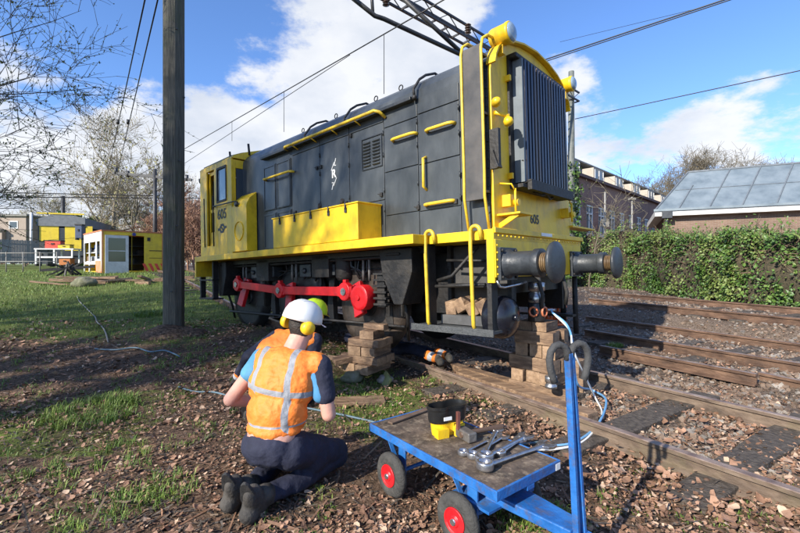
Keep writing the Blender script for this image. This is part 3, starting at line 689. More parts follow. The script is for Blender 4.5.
# cab
cabp = [(0, 3.22), (.04, 3.27), (.25, 3.36), (.6, 3.47), (HC, 3.55), (1.74, 3.47), (2.09, 3.36), (2.30, 3.27), (2.34, 3.22)]
CL0, CL1 = 5.53, 6.99
m = MB(); Y0 = 0.0
def wallside(m, w0, w1):
    LB(m, CL0, 5.75, w0, w1, 1.40, 3.22); LB(m, 5.75, 6.15, w0, w1, 1.40, 2.47); LB(m, 5.75, 6.15, w0, w1, 3.10, 3.22)
    LB(m, 6.15, 6.30, w0, w1, 1.40, 3.22); LB(m, 6.30, 6.66, w0, w1, 3.14, 3.22); LB(m, 6.30, 6.66, w0, w1, 1.40, 1.62); LB(m, 6.66, CL1, w0, w1, 1.40, 3.22)
wallside(m, 0, .035); wallside(m, 2.305, 2.34)
# front wall strips beside the hood with window, back wall with windows
for (a, b) in ((.036, .22), ):
    pass
LB(m, CL0, CL0 + .03, .036, .085, 1.40, 3.2); LB(m, CL0, CL0 + .03, .085, .34, 1.40, 2.42); LB(m, CL0, CL0 + .03, .085, .34, 3.04, 3.2); LB(m, CL0, CL0 + .03, .34, .5, 1.40, 3.2)
LB(m, CL0, CL0 + .03, 1.84, 2.304, 1.40, 3.2)
LB(m, CL1 - .03, CL1, .036, 2.304, 1.40, 2.5); 
for a, b in ((.036, .25), (1.0, 1.34), (2.1, 2.304)): LB(m, CL1 - .03, CL1, a, b, 2.5, 3.2)
LB(m, CL1 - .03, CL1, .036, 2.304, 3.05, 3.2)
m.build('cab', YEL, loco, bevel=.004)
m = MB(); m.prism(cabp, (-(CL1 - CL0) - .06, 0, 0), (-CL0 + .03, 0, 0), (0, 1, 0), (0, 0, 1)); m.build('cab_roof', YEL, loco)
m = MB(); m.prism([(a, b + .02) for a, b in cabp[1:-1]] + [(a, b + .004) for a, b in reversed(cabp[1:-1])], (-(CL1 - CL0) + .2, 0, 0), (-CL0 - .1, 0, 0), (0, 1, 0), (0, 0, 1)); m.build('roof_covering', GREYD, loco)
m = MB(); LB(m, 5.62, 6.9, .1, 2.2, 1.40, 1.42); LB(m, 5.7, 6.1, .6, 1.7, 1.42, 2.3); LB(m, 5.6, 5.65, .5, 1.8, 1.42, 3.2); m.build('cab_interior', BLK, loco)
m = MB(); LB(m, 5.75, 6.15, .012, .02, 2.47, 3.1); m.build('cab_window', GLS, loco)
m = MB()
for a in (5.75, 6.15): LB(m, a - .02, a + .02, -.012, .01, 2.45, 3.12)
for a in (2.46, 3.11): LB(m, 5.74, 6.16, -.012, .01, a - .02, a + .02)
m.build('window_frame', BLK, loco)
m = MB(); LB(m, CL0 - .0, CL0 + .012, .095, .33, 2.43, 3.03); m.build('front_window', WIN, loco)
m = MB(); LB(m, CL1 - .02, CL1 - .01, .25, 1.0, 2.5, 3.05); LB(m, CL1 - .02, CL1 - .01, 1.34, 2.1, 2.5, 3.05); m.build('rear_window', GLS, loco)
m = MB()
for a in (6.32, 6.62): LB(m, a - .02, a + .02, .05, .07, 1.62, 3.12)
LB(m, 6.32, 6.62, .05, .07, 1.62, 1.9); LB(m, 6.32, 6.62, .05, .07, 2.3, 2.36); LB(m, 6.32, 6.62, .05, .07, 3.06, 3.13)
do = m.build('cab_door', YEL, loco)
m = MB(); m.tube([lp(6.27, -.03, 1.6), lp(6.27, -.04, 2.6)], .012, 6); m.cut(); m.tube([lp(6.70, -.03, 1.6), lp(6.70, -.04, 2.6)], .012, 6); m.each('door_handrail', BLK, loco)
m = MB(); m.tube([lp(5.25, -.02, 2.34), lp(5.28, -.06, 2.36), lp(6.2, -.06, 2.38), lp(6.24, -.01, 2.38)], .012, 6); m.build('cab_handrail', GREYD, loco)
m = MB()
for L, W_, H_ in ((5.5, .35, 3.4), (6.3, .35, 3.42)): m.tube([lp(L, W_, H_ - .08), lp(L, W_ - .02, H_ + .14)], .022, 8); m.cut()
m.each('roof_horn', BLK, loco)
m = MB(); m.lathe([(.06, 0), (.08, .05), (.08, .12), (.05, .14)], lp(7.0, .1, 3.05), (-1, 0, 0), 14); m.build('tail_lamp', BLK, loco)
m = MB(); m.prism([(0, 1.45), (0, 2.28), (.06, 2.40), (.2, 2.52), (.2, 1.45)], (-.57, 0, 0), (-4.96, 0, 0), (0, 1, 0), (0, 0, 1)); m.build('side_locker', YEL, loco, bevel=.006)
m = MB(); m.tube(arc(lp(5.25, -.006, 1.82), .17, 0, 2 * pi, (1, 0, 0), (0, 0, 1), 28), .009, 6); m.build('locker_ring', YEL, loco)
m = MB(); m.lathe([(.05, 0), (.055, .03), (.03, .05)], lp(5.3, .0, 2.32), (0, -1, 0), 12); m.build('locker_lamp', GREYD, loco)
words('605', .27, BLKP, 'number', loco, basis(lp(5.95, -.004, 2.20), (1, 0, 0), (0, 0, 1)), bold=.004)
# double arrow emblem
def strip(m, pts, w, y):
    P = [Vector((p[0], p[1])) for p in pts]; L_ = []; R_ = []
    for i, p in enumerate(P):
        d = (P[min(i + 1, len(P) - 1)] - P[max(i - 1, 0)]).normalized(); nn = Vector((-d.y, d.x)) * w / 2; L_.append(p + nn); R_.append(p - nn)
    n_ = len(P); vs = [(q.x, y, q.y) for q in L_ + R_] + [(q.x, y + .004, q.y) for q in L_ + R_]
    fs = [(i, i + 1, n_ + i + 1, n_ + i) for i in range(n_ - 1)] + [(2 * n_ + i, 3 * n_ + i, 3 * n_ + i + 1, 2 * n_ + i + 1) for i in range(n_ - 1)]
    m.add(vs, fs)
m = MB(); cx_, cz_ = -5.95, 1.93
up = [(cx_ - .19, cz_ - .01), (cx_ - .11, cz_ - .01), (cx_ - .05, cz_ + .065), (cx_ + .05, cz_ + .065), (cx_ + .11, cz_ + .0)]
strip(m, up, .05, -.004); strip(m, [(2 * cx_ - a, 2 * cz_ - b) for a, b in up], .05, -.004)
strip(m, [(cx_ - .06, cz_ + .05), (cx_ + .06, cz_ - .05)], .035, -.006)
m.build('double_arrow_emblem', BLKP, loco, norm=False)
words('R', .17, WHP, 'letter', loco, basis(lp(2.70, .203, 2.44), (1, 0, 0), (0, 0, 1)), bold=.004)
m = MB()
for s_ in (1, -1):
    q = [(-2.70 + s_ * .05, 2.44 + s_ * .12), (-2.70 + s_ * .01, 2.44 + s_ * .12), (-2.70 + s_ * .05, 2.44 + s_ * .22)]
    strip(m, q, .014, .203)
    strip(m, [(-2.70 - s_ * .06, 2.44 + s_ * .06), (-2.70 + s_*.01, 2.44 + s_ * .17)], .012, .203)
m.build('arrow_mark', WHP, loco, norm=False)
# ---- below the running plate
FR = mat('underframe_plate', [(.006, .006, .007), (.014, .013, .013)], 7, .5, .3, 20, dirt=(.035, .027, .02), damount=.4)
m = MB()
for w in (.50, 1.72): LB(m, .05, 6.5, w, w + .03, .50, 1.30)
for L in (.1, 1.3, 3.0, 4.7, 6.4): LB(m, L, L + .03, .5, 1.72, .75, 1.3)
LB(m, .9, 6.3, .15, 2.1, 1.22, 1.29)
m.build('main_frame', FR, loco)
AX = (2.12, 3.86, 5.55); r_ = .60
for k, L in enumerate(AX):
    wh = empty('wheelset', lp(L, 0, .60 + (-.04 if k == 0 else 0))); wh.parent = loco
    MB().tube([(0, .3, 0), (0, 1.95, 0)], .085, 14).build('axle', BLK, wh)
    for w, s_ in ((.38, -1), (1.84, 1)):
        m = MB(); m.lathe([(.50, -.065), (.60, -.06), (.605, .04), (.635, .055), (.635, .07), (.50, .07)], (0, w, 0), (0, -s_, 0), 48); m.build('tyre', mat('wheel_tread', [(.045, .035, .028), (.12, .09, .07)], 8, .45, .2, 30, metal=.3) if (k == 0 and s_ < 0) else FR, wh)
        m = MB(); m.lathe([(.50, -.04), (.50, .04)], (0, w, 0), (0, 1, 0), 40); m.lathe([(.14, -.09), (.14, .09)], (0, w, 0), (0, 1, 0), 20)
        m.build('wheel_disc', BLK, wh)
m = MB()                                       # red coupling rods, near side
pins = [lp(2.30, .06, .76), lp(3.96, .06, .755), lp(5.44, .06, .845)]
for a, b in zip(pins, pins[1:]):
    d = (b - a).normalized(); m.beam(a + d * .12, b - d * .10, .045, .125, (0, 0, 1))
for p in pins: m.lathe([(.115, -.045), (.125, -.035), (.125, .035), (.115, .045)], p, (0, 1, 0), 22); m.box(p + Vector((0, 0, .13)), (.06, .06, .06)); m.box(p + Vector((.1, 0, 0)), (.1, .06, .14)); m.box(p + Vector((-.1, 0, 0)), (.1, .06, .14))
m.build('coupling_rod', RED, loco, bevel=.005)
m = MB(); m.lathe([(.13, -.09), (.165, -.08), (.165, .06), (.12, .075)], lp(1.95, .06, .69), (0, 1, 0), 28); m.lathe([(.035, -.11), (.035, -.08)], lp(1.95, .06, .69), (0, 1, 0), 10); m.build('crank_disc', RED, loco, bevel=.004)
m = MB()
for p, q in zip(pins, AX):
    c = lp(q, .22, .6); p2 = p + Vector((0, .1, 0)); m.tube([p2, p2 + Vector((0, .16, 0))], .07, 14); m.beam(p2 + Vector((0, .1, .1)), c + Vector((0, -.06, -.16)), .2, .07, (0, 1, 0)); m.cut()
m.each('crank', RED, loco, bevel=.01)
m = MB(); m.lathe([(.05, -.06), (.05, -.045)], pins[1], (0, 1, 0), 12).cut(); m.lathe([(.05, -.06), (.05, -.045)], pins[2], (0, 1, 0), 12).cut(); m.lathe([(.05, -.06), (.05, -.045)], pins[0], (0, 1, 0), 12); m.each('crank_pin', STEEL, loco)
for L in AX:                                   # springs above the axles
    m = MB()
    for i in range(7): LB(m, L - .42 + i * .05, L + .42 - i * .05, .40, .48, .98 + i * .022, .998 + i * .022)
    LB(m, L - .05, L + .05, .39, .49, .75, 1.16); m.build('leaf_spring', BLK, loco)
    for s_ in (-1, 1):
        m = MB(); m.tube([lp(L + s_ * .42, .44, .99), lp(L + s_ * .42, .44, 1.25)], .02, 8); LB(m, L + s_ * .42 - .05, L + s_ * .42 + .05, .4, .48, .93, .98); m.build('spring_hanger', BLK, loco)
    m = MB(); m.tube([lp(L - .70, .3, 1.25), lp(L - .68, .28, .7), lp(L - .66, .3, .45)], .025, 8); m.box(lp(L - .66, .34, .62), (.08, .12, .34), (0, .1, 0)); m.build('brake_hanger', BLK, loco)
    m = MB()
    for dx in (-.12, .0): m.tube([lp(L + dx, .22, 1.28), lp(L + dx, .22, 1.0), lp(L + dx + .02, .24, .9)], .018, 8); m.cut()
    m.each('air_pipe', mat('pipe_grey', [(.10, .10, .10), (.18, .17, .16)], 9, .5), loco)
m = MB(); m.tube([lp(1.4, .25, .33), lp(6.2, .25, .30)], .02, 8).cut(); m.tube([lp(1.3, .2, 1.2), lp(6.4, .2, 1.18)], .022, 8).cut(); m.tube([lp(1.5, .3, 1.05), lp(6.3, .3, 1.08)], .015, 8); m.each('brake_pull_rod', BLK, loco)
rb = random.Random(31)                          # stays, rods and pipe runs in front of the frame
for k in range(16):
    L = rb.uniform(1.7, 6.2); h0 = rb.uniform(.85, 1.0); m = MB(); m.tube([lp(L, .26, 1.28), lp(L + rb.uniform(-.05, .05), .25, h0 + .1), lp(L + rb.uniform(-.3, .3), .28, h0)], rb.choice((.012, .016, .022)), 6); m.build('stay_rod', rb.choice((BLK, GREYD)), loco)
for L, w_, h_ in ((2.75, .2, .16), (3.35, .3, .2), (4.45, .24, .18), (5.05, .2, .22)):
    m = MB(); m.b2(lp(L, .22, 1.06 - h_ / 2), lp(L + w_, .40, 1.06 + h_ / 2)); m.lathe([(.04, 0), (.05, .02), (.02, .04)], lp(L + w_ / 2, .22, 1.06), (0, -1, 0), 10); m.build('valve_box', GREYD, loco, bevel=.01)
for L in (1.62, 2.85, 4.5): 
    m = MB(); m.prism([(L, .95), (L + .14, .9), (L + .2, .45), (L + .12, .25), (L + .04, .3), (L + .06, .6)], (0, .09, 0), (0, .3, 0), (-1, 0, 0), (0, 0, 1)); m.build('brake_shoe', BLK, loco, bevel=.008)
for L in (1.35, 6.15):                         # sandboxes
    m = MB(); m.prism([(L - .28, 1.28), (L + .26, 1.28), (L + .20, .95), (L + .02, .62), (L - .12, .62), (L - .28, 1.0)], (0, .34, 0), (0, .02, 0), (-1, 0, 0), (0, 0, 1)); LB(m, L - .1, L + .12, .0, .3, 1.2, 1.235); m.build('sandbox', BLK, loco, bevel=.012)
    m = MB(); m.tube([lp(L, .2, .63), lp(L + .05, .3, .4), lp(L + .12, .38, .15)], .022, 8); m.build('sand_pipe', BLK, loco)
m = MB(); LB(m, 1.55, 1.68, .05, .1, .58, 1.0); 
for i in range(6): LB(m, 1.5, 1.72, .02, .3, .6 + i * .075, .625 + i * .075)
m.build('brake_rack', BLK, loco)
m = MB()                                       # toolboxes and compressor between the wheels
for L, a, b in ((3.0, .95, 1.28), (4.7, .9, 1.28)): LB(m, L - .2, L + .22, .15, .5, a, b).cut()
m.lathe([(.1, -.2), (.14, -.15), (.14, .15), (.1, .2)], lp(2.6, .3, 1.1), (0, 0, 1), 14); m.each('underfloor_box', BLK, loco, bevel=.01)
# front steps
m = MB()
for L in (.03, .80):
    LB(m, L, L + .05, .01, .12, .40, 1.30); m.cut(); LB(m, L, L + .05, .40, .46, .38, 1.30); m.cut()
m.each('step_hanger', BLK, loco)
m = MB(); LB(m, .0, 1.05, -.02, .46, .385, .41); LB(m, .0, 1.05, -.03, -.015, .36, .43); m.build('step_plate', mat('checker_plate', [(.04, .045, .048), (.085, .09, .093)], 40, .5, .6, 120), loco)
m = MB(); LB(m, .08, .80, .2, .48, .83, .86); LB(m, .06, .8, .46, .49, .50, 1.28); m.build('step_back_plate', mat('step_back_grey', [(.03, .03, .03), (.07, .065, .06)], 7, .7, .2), loco)
m = MB(); m.tube([lp(.12, .05, .86), lp(.75, .05, .84)], .018, 8).cut(); m.tube([lp(.3, .2, 1.25), lp(.6, .15, .95), lp(.78, .12, .9)], .02, 8).cut(); m.tube([lp(.2, .18, 1.1), lp(.7, .2, 1.12)], .015, 8); m.each('step_crossbar', BLK, loco)
for L in (.80, .22):
    m = MB(); pts = [lp(L - .11, -.02, 1.30)] + arc(lp(L - .055, -.045, 1.385), .055, 0, pi, (1, 0, 0), (0, 0, 1), 8) + [lp(L, -.05, 1.2), lp(L, -.03, .46), lp(L, .0, .41)]
    m.tube(pts, .02, 10); m.build('step_handrail', YELR, loco)
m = MB(); m.b2(lp(-.02, -.01, .88), lp(.06, .02, 1.40)); m.build('corner_strip', YEL, loco)
# chunks of scotch blocks on a shelf behind the steps
bl = MB(); rnd = random.Random(9)
for i in range(5): bl.box(lp(.15 + i * .14, .34, .60 + .03 * (i % 2)), (.13, .22, .15), (rnd.uniform(-.2, .2), rnd.uniform(-.5, .5), rnd.uniform(-.3, .3))).cut()
bl.each('brake_block', TIM2, loco, bevel=.01)
m = MB(); LB(m, .1, .8, .2, .45, .42, .52); m.build('shelf_box', mat('grey_box_steel', [(.05, .05, .05), (.1, .1, .1)], 5, .6, .2), loco)
m = MB(); m.lathe([(.02, .0), (.12, .012), (.19, .05), (.22, .12), (.22, .26), (.1, .33)], lp(-.06, .30, .52), (-1, 0, 0), 26); m.lathe([(.035, -.03), (.035, .02)], lp(-.06, .30, .52), (-1, 0, 0), 10); m.build('air_reservoir', mat('glossy_black_tank', [(.008, .009, .014), (.014, .015, .022)], 6, .22, .1), loco)
m = MB(); m.tube([lp(.02, 2.05, 1.0), lp(.02, 2.05, .15)], .035, 8); m.tube([lp(.2, 2.1, 1.3), lp(.2, 2.1, .3)], .04, 8); LB(m, .0, 1.0, 1.9, 2.2, .38, .41); m.build('far_step', BLK, loco)
m = MB()
for w in (.75, 1.4): m.tube([lp(-.03, w, .95), lp(-.1, w, .9), lp(-.13, w + .02, .72), lp(-.1, w + .05, .58)], .022, 8); m.cut()
m.each('brake_hose', RUB, loco)
m = MB()                                       # cab steps at the back
for L in (6.15, 6.75): LB(m, L, L + .05, -.1, .0, .55, 1.30)
LB(m, 6.15, 6.8, -.12, .1, .55, .58); LB(m, 6.15, 6.8, -.12, .1, .92, .95); m.build('cab_step', BLK, loco)
m = MB(); LB(m, 6.6, 6.66, -.25, 2.5, 1.0, 1.40); m.build('rear_beam', YEL, loco)
m = MB(); LB(m, 6.62, 7.05, 0, 2.34, 1.30, 1.41); m.build('rear_plate', YEL, loco)
# ---------------------------------------------------------------- timber stacks and jacks
def stack(root, base, rows, ang, seed):
    """rows of sawn blocks laid up from the ground: each row (n, length, width, height, turned, dx)"""
    rnd = random.Random(seed); z = 0
    for n_, ln, w, h, turned, dx in rows:
        a = ang + (pi / 2 if turned else 0) + rnd.uniform(-.11, .11)
        for k in range(n_):
            off = (k - (n_ - 1) / 2) * (w + .012)
            m = MB(); m.m = 0; hx, hy, hz = ln / 2 * rnd.uniform(.88, 1.06), w / 2 * rnd.uniform(.9, 1), h / 2 - .002
            vs = [(x * hx, y * hy, zz_ * hz) for x in (-1, 1) for y in (-1, 1) for zz_ in (-1, 1)]
            m.add(vs, [(0, 4, 5, 1), (2, 3, 7, 6), (0, 2, 6, 4), (1, 5, 7, 3)]); m.m = 1
            m.add(vs, [(0, 1, 3, 2), (4, 6, 7, 5)])
            o = m.build('timber_block', [TIM, TIM2], root, bevel=.006)
            o.location = Vector((cos(a + pi / 2) * off + dx + rnd.uniform(-.01, .01), sin(a + pi / 2) * off, z + h / 2)); o.rotation_euler = (0, 0, a + rnd.uniform(-.04, .04))
        z += h
    return z
LA = radians(-43.5)
st1 = empty('timber_stack', (-.40, 5.25, .14), label='stepped stack of wooden blocks beside the front wheel, behind the kneeling men', cat='block stack')
for o_, rows, seed in (((0, 0), [(2, .5, .2, .11, 1, -.02), (2, .52, .2, .09, 0, .0), (2, .40, .19, .11, 1, .03), (2, .42, .19, .09, 0, .04), (1, .36, .20, .10, 1, .06), (1, .3, .12, .07, 0, .1)], 3),):
    stack(st1, None, rows, LA + .25, seed)
m = MB().box((0, 0, 0), (.45, .16, .07), (.1, -.12, .4)); o = m.build('timber_block', [TIM], st1, bevel=.006); o.location = (-.2, -.05, .16)
m = MB().box((0, 0, 0), (.4, .15, .06), (.05, .3, 1.2)); o = m.build('timber_block', [TIM], st1, bevel=.006); o.location = (-.36, .1, .10)
st2 = empty('timber_stack', (1.60, 4.74, .02), label='tall stack of sawn timber blocks carrying the jack under the buffer beam', cat='block stack')
stack(st2, None, [(3, .62, .17, .14, 0, .03), (3, .54, .16, .13, 1, .02), (3, .52, .15, .15, 0, .0), (3, .46, .145, .14, 1, .0), (3, .44, .14, .14, 0, -.02), (2, .38, .17, .10, 1, -.05)], LA, 5)
for dx, dy, w, h in ((.26, .02, .26, .36),):
    m = MB(); m.b2((-w / 2, -.12, 0), (w / 2, .12, h / 2)); o = m.build('timber_block', [TIM], st2, bevel=.006); o.location = (dx + .1, dy, 0); o.rotation_euler = (0, 0, LA + .1)
    m = MB(); m.b2((-w / 2 + .02, -.10, h / 2 + .002), (w / 2 - .03, .10, h)); o = m.build('timber_block', [TIM], st2, bevel=.006); o.location = (dx + .1, dy, 0); o.rotation_euler = (0, 0, LA - .05)
jk = empty('hydraulic_jack', (1.50, 4.64, .825), label='black hydraulic jack with steel ram and orange carrying handles on top of the timber stack', cat='jack')
MB().lathe([(.085, 0), (.09, .01), (.09, .19), (.08, .205)], (0, 0, 0), (0, 0, 1), 24).build('jack_body', mat('jack_black', [(.012, .012, .013), (.03, .028, .028)], 9, .35, .15, 40), jk)
MB().lathe([(.075, .2), (.085, .21), (.085, .30), (.07, .305), (.07, .33), (.09, .335), (.09, .42), (.06, .43)], (0, 0, 0), (0, 0, 1), 24).build('jack_ram', STEEL, jk)
for a in (-2.2, -.9):
    c = Vector((cos(a) * .10, sin(a) * .10, .11)); X = Vector((-sin(a), cos(a), 0))
    MB().tube([c + X * .045 * cos(t_ * .785) + Vector((0, 0, .05 * sin(t_ * .785))) for t_ in range(9)], .012, 8).build('jack_handle', mat('copper_orange', [(.5, .13, .05), (.6, .2, .1)], 9, .4), jk)
MB().tube([(.08, -.02, .12), (.14, -.03, .125), (.19, -.03, .12)], .016, 8).build('hose_coupling', STEEL, jk)
bx0 = Vector((1.50, 4.64, .95))
def hose(pts, r, mt, name, label, cat):
    P = [Vector(p) for p in pts]; out = []
    for i in range(len(P) - 1):
        p0 = P[max(i - 1, 0)]; p1 = P[i]; p2 = P[i + 1]; p3 = P[min(i + 2, len(P) - 1)]
        for k in range(8):
            t_ = k / 8; out.append(.5 * ((2 * p1) + (p2 - p0) * t_ + (2 * p0 - 5 * p1 + 4 * p2 - p3) * t_ ** 2 + (3 * p1 - p0 - 3 * p2 + p3) * t_ ** 3))
    out.append(P[-1]); return tag(MB().tube(out, r, 8).build(name, mt), label, cat)
HB = mat('pale_blue_hose', [(.10, .28, .50), (.18, .38, .60)], 9, .4, .1)
HB2 = mat('grey_blue_hose', [(.08, .14, .17), (.15, .22, .26)], 9, .5, .1)
hose([bx0 + V(.16, -.02, 0), at(553, 313, 4.55), at(567, 325, 4.4), at(573, 345, 4.2), atz(577, 383, .3), atz(592, 390, .10), atz(606, 400, .10), atz(598, 424, .06), atz(575, 442, .05), atz(548, 446, .05)], .011, HB, 'hydraulic_hose', 'light blue hydraulic hose curving down from the jack towards the trolley', 'hose')
hose([bx0 + V(.16, -.04, -.03), at(556, 316, 4.5), at(570, 331, 4.35), at(574, 352, 4.1), atz(594, 395, .08), atz(602, 415, .06), atz(585, 440, .05), atz(555, 449, .05), atz(520, 448, .05)], .009, WHP, 'hydraulic_hose', 'white hydraulic hose curving down from the jack beside the blue one', 'hose')
hose([onground(*q) for q in ((560, 440), (500, 446), (440, 437), (400, 429), (360, 420), (335, 414), (300, 408), (265, 404), (240, 400), (215, 393), (195, 392), (178, 387))], .010, HB2, 'ground_hose', 'pale grey blue hose lying across the soil behind the kneeling man', 'hose')
hose([onground(*q) for q in ((180, 357), (165, 351), (150, 352), (135, 348), (115, 350), (95, 349))], .010, HB2, 'ground_hose', 'dull blue hose lying in the grass left of the wooden pole', 'hose')
hose([onground(*q) for q in ((77, 296), (79, 301), (84, 306), (90, 312), (95, 317), (97, 322), (103, 328), (106, 334), (108, 342))], .011, CONC, 'ground_hose', 'thin white hose lying on the lawn at the left', 'hose')
# clear of the ground
# steel can on the timber beside the handle
cn = MB(); cn.lathe([(.05, 0), (.06, .005), (.06, .035), (.05, .04), (.05, .06), (.06, .065), (.06, .12), (.045, .13)], atz(551, 388, .19), (0, 0, 1), 20)
tag(cn.build('steel_coupling', STEEL), 'small shiny steel ring fitting standing on the timber at the foot of the tall stack', 'fitting')
# orange mesh sack and dark bits behind the jack
m = MB()
for i in range(7):
    z = .55 + i * .085; m.tube([at(546, 300, 5.9) + V(0, 0, z - .9), at(566, 300, 6.1) + V(0, 0, z - .9)], .02, 6)
for i in range(6): p = at(547 + i * 3.6, 300, 5.95); m.tube([p + V(0, 0, -.33), p + V(0, 0, .2)], .018, 6)
tag(m.build('safety_net', mat('orange_plastic', [(.7, .12, .03), (.85, .2, .05)], 9, .5)), 'orange plastic mesh barrier hanging behind the jack', 'barrier')

# ---------------------------------------------------------------- blue trolley
ct = empty('hand_trolley', (.455, 1.98, 0), (0, 0, radians(37.7)), 'blue four-wheeled flat trolley with worn wooden deck and tall looped handle', 'trolley')
WD, LN, ZT = .535, 1.085, .38
MB().b2((.012, .012, ZT - .02), (WD - .012, LN - .012, ZT - .003)).build('deck_board', DECK, ct)
m = MB()
for a, b in (((0, 0), (WD, 0)), ((WD, 0), (WD, LN)), ((WD, LN), (0, LN)), ((0, LN), (0, 0))): pass
m.b2((0, 0, ZT - .05), (.012, LN, ZT)); m.b2((WD - .012, 0, ZT - .05), (WD, LN, ZT)); m.b2((.012, 0, ZT - .05), (WD - .012, .012, ZT)); m.b2((.012, LN - .012, ZT - .05), (WD - .012, LN, ZT))
m.b2((.03, .17, ZT - .06), (WD - .03, .23, ZT - .022)); m.b2((.03, .78, ZT - .06), (WD - .03, .84, ZT - .022)); m.b2((WD / 2 - .03, .0, ZT - .075), (WD / 2 + .03, LN, ZT - .05))
m.build('frame', BLUE, ct, bevel=.003)
m = MB(); m.b2((WD - .05, -.002, ZT - .045), (WD - .01, -.004, ZT - .01)); m.b2((WD+.002,.02,ZT-.045),(WD+.004,.06,ZT-.01)); m.build('corner_label', WHP, ct)
def wheel(x, y, ang=0):
    w = empty('wheel', (x, y, .135), (0, 0, ang)); w.parent = ct
    MB().lathe([(.068, -.026), (.085, -.032), (.118, -.028), (.133, -.014), (.135, 0), (.133, .014), (.118, .028), (.085, .032), (.068, .026)], (0, 0, 0), (1, 0, 0), 36, cap=False).build('tyre', TYRE, w)
    MB().lathe([(.069, -.026), (.067, -.033), (.062, -.034), (.056, -.024), (.03, -.020), (.028, -.034), (.022, -.036)], (0, 0, 0), (1, 0, 0), 28).build('rim', RED, w)
    MB().lathe([(.069, .026), (.067, .033), (.062, .034), (.056, .024), (.03, .020), (.028, .034), (.022, .036)], (0, 0, 0), (1, 0, 0), 28).build('rim', RED, w)
    m = MB(); m.lathe([(.016, -.045), (.016, .045)], (0, 0, 0), (1, 0, 0), 14)
    for k in range(4): m.lathe([(.007, -.018), (.007, -.012)], (0, cos(k * 1.57 + .4) * .048, sin(k * 1.57 + .4) * .048), (1, 0, 0), 8)
    m.build('hub', STEEL, w)
wheel(-.005, .25, .06); wheel(WD - .06, .22, .06); wheel(-.0, .83); wheel(WD - .02, .83)
m = MB(); m.tube([(0, .23, .135), (WD - .05, .21, .135)], .013, 8); m.tube([(.0, .83, .135), (WD, .83, .135)], .013, 8)
for y in (.23, .83):
    for x in (.08, WD - .12): m.b2((x, y - .035, .12), (x + .012, y + .035, ZT - .06)); m.beam((x, y + .02, .14), (x, y + .17, ZT - .04), .03, .006)
m.lathe([(.11, 0), (.11, .02)], (WD / 2 - .03, .23, ZT - .09), (0, 0, 1), 22); m.b2((.06, .10, .20), (WD - .1, .36, .215))
m.build('axle_frame', BLUE, ct, bevel=.002)
m = MB(); HX = WD / 2 - .02
m.prism([(-.10, 0), (.10, 0), (.06, -.46), (-.06, -.46)], (0, 0, .05), (HX, .20, .205)); 
m.build('tow_plate', BLUE, ct, bevel=.006)
hb = Vector((HX, -.275, .23)); ht = Vector((HX - .01, -.225, 1.04))
m = MB(); m.beam(hb + V(-.028, 0, -.06), ht + V(-.012, 0, 0), .020, .03, (0, 1, 0)); m.beam(hb + V(.028, 0, -.06), ht + V(.012, 0, 0), .020, .03, (0, 1, 0))
m.beam(hb + V(-.055, 0, -.03), hb + V(.055, 0, -.03), .05, .05)
m.build('handle_bar', BLUE, ct, bevel=.003)
MB().tube([hb + V(-.07, 0, -.03), hb + V(.07, 0, -.03)], .012, 10).build('pivot_bolt', STEEL, ct)
for s_ in (-1, 1):
    c = ht + V(s_ * .012, 0, -.03); q = Vector((.9, -.44, 0)).normalized() * s_
    pts = [c + q * a + V(0, 0, z_) for a, z_ in ((0, 0), (.004, .04), (.018, .06), (.042, .072), (.068, .064), (.086, .04), (.092, .005), (.088, -.035), (.077, -.075), (.066, -.10))]
    MB().tube(pts, .0165, 12).build('hand_grip', mat('grey_black_foam', [(.035, .035, .036), (.06, .06, .06)], 20, .8, .3, 90), ct)
def C(x, y, z=0): return ct.matrix_basis @ Vector((x, y, ZT + z))
bpy.context.view_layer.update()
def cart_px(px, py): return atz(px, py, ZT)
p = cart_px(447, 432); tb = empty('tool_tub', (p.x, p.y, ZT - .002), (0, 0, radians(25)), 'yellow and black two-lobed tub standing on the trolley deck', 'tub')
tb.scale = (1.55, 1.55, 1.35)
def peanut(a, b, w): return [(cos(t_) * (a + b * cos(2 * t_)), sin(t_) * (a + b * cos(2 * t_)) * w) for t_ in [2 * pi * i / 40 for i in range(40)]]
m = MB()
for (s0, z0), (s1, z1) in (((.80, 0), (.84, .02)), ((.84, .02), (.9, .065))):
    P0 = [(x * s0, y * s0, z0) for x, y in peanut(.062, .022, .85)]; P1 = [(x * s1, y * s1, z1) for x, y in peanut(.062, .022, .85)]
    m.add(P0 + P1, [(i, (i + 1) % 40, 40 + (i + 1) % 40, 40 + i) for i in range(40)] + ([tuple(reversed(range(40)))] if z0 == 0 else []))
m.b2((-.07, -.05, .0), (-.02, -.02, .04)); m.b2((.01, -.055, .0), (.05, -.02, .055))
m.build('tub_base', YEL, tb)
m = MB(); pr = [(.93, .06), (.97, .07), (1.0, .115), (1.05, .125), (1.05, .135), (.98, .135), (.95, .12), (.9, .07)]
for (s0, z0), (s1, z1) in zip(pr, pr[1:]):
    P0 = [(x * s0, y * s0, z0) for x, y in peanut(.064, .023, .85)]; P1 = [(x * s1, y * s1, z1) for x, y in peanut(.064, .023, .85)]
    m.add(P0 + P1, [(i, (i + 1) % 40, 40 + (i + 1) % 40, 40 + i) for i in range(40)], True)
m.add([(x * .9, y * .9, .07) for x, y in peanut(.064, .023, .85)], [tuple(range(40))])
m.build('tub_rim', mat('black_plastic', [(.012, .012, .012), (.02, .02, .02)], 9, .3), tb)
MB().b2((-.05, -.062, .085), (-.015, -.058, .10)).build('maker_plate', WHP, tb)
MB().b2((.005, -.075, .04), (.016, -.06, .12)).build('latch', mat('brown_latch', [(.12, .04, .03), (.16, .06, .05)], 9, .5), tb)
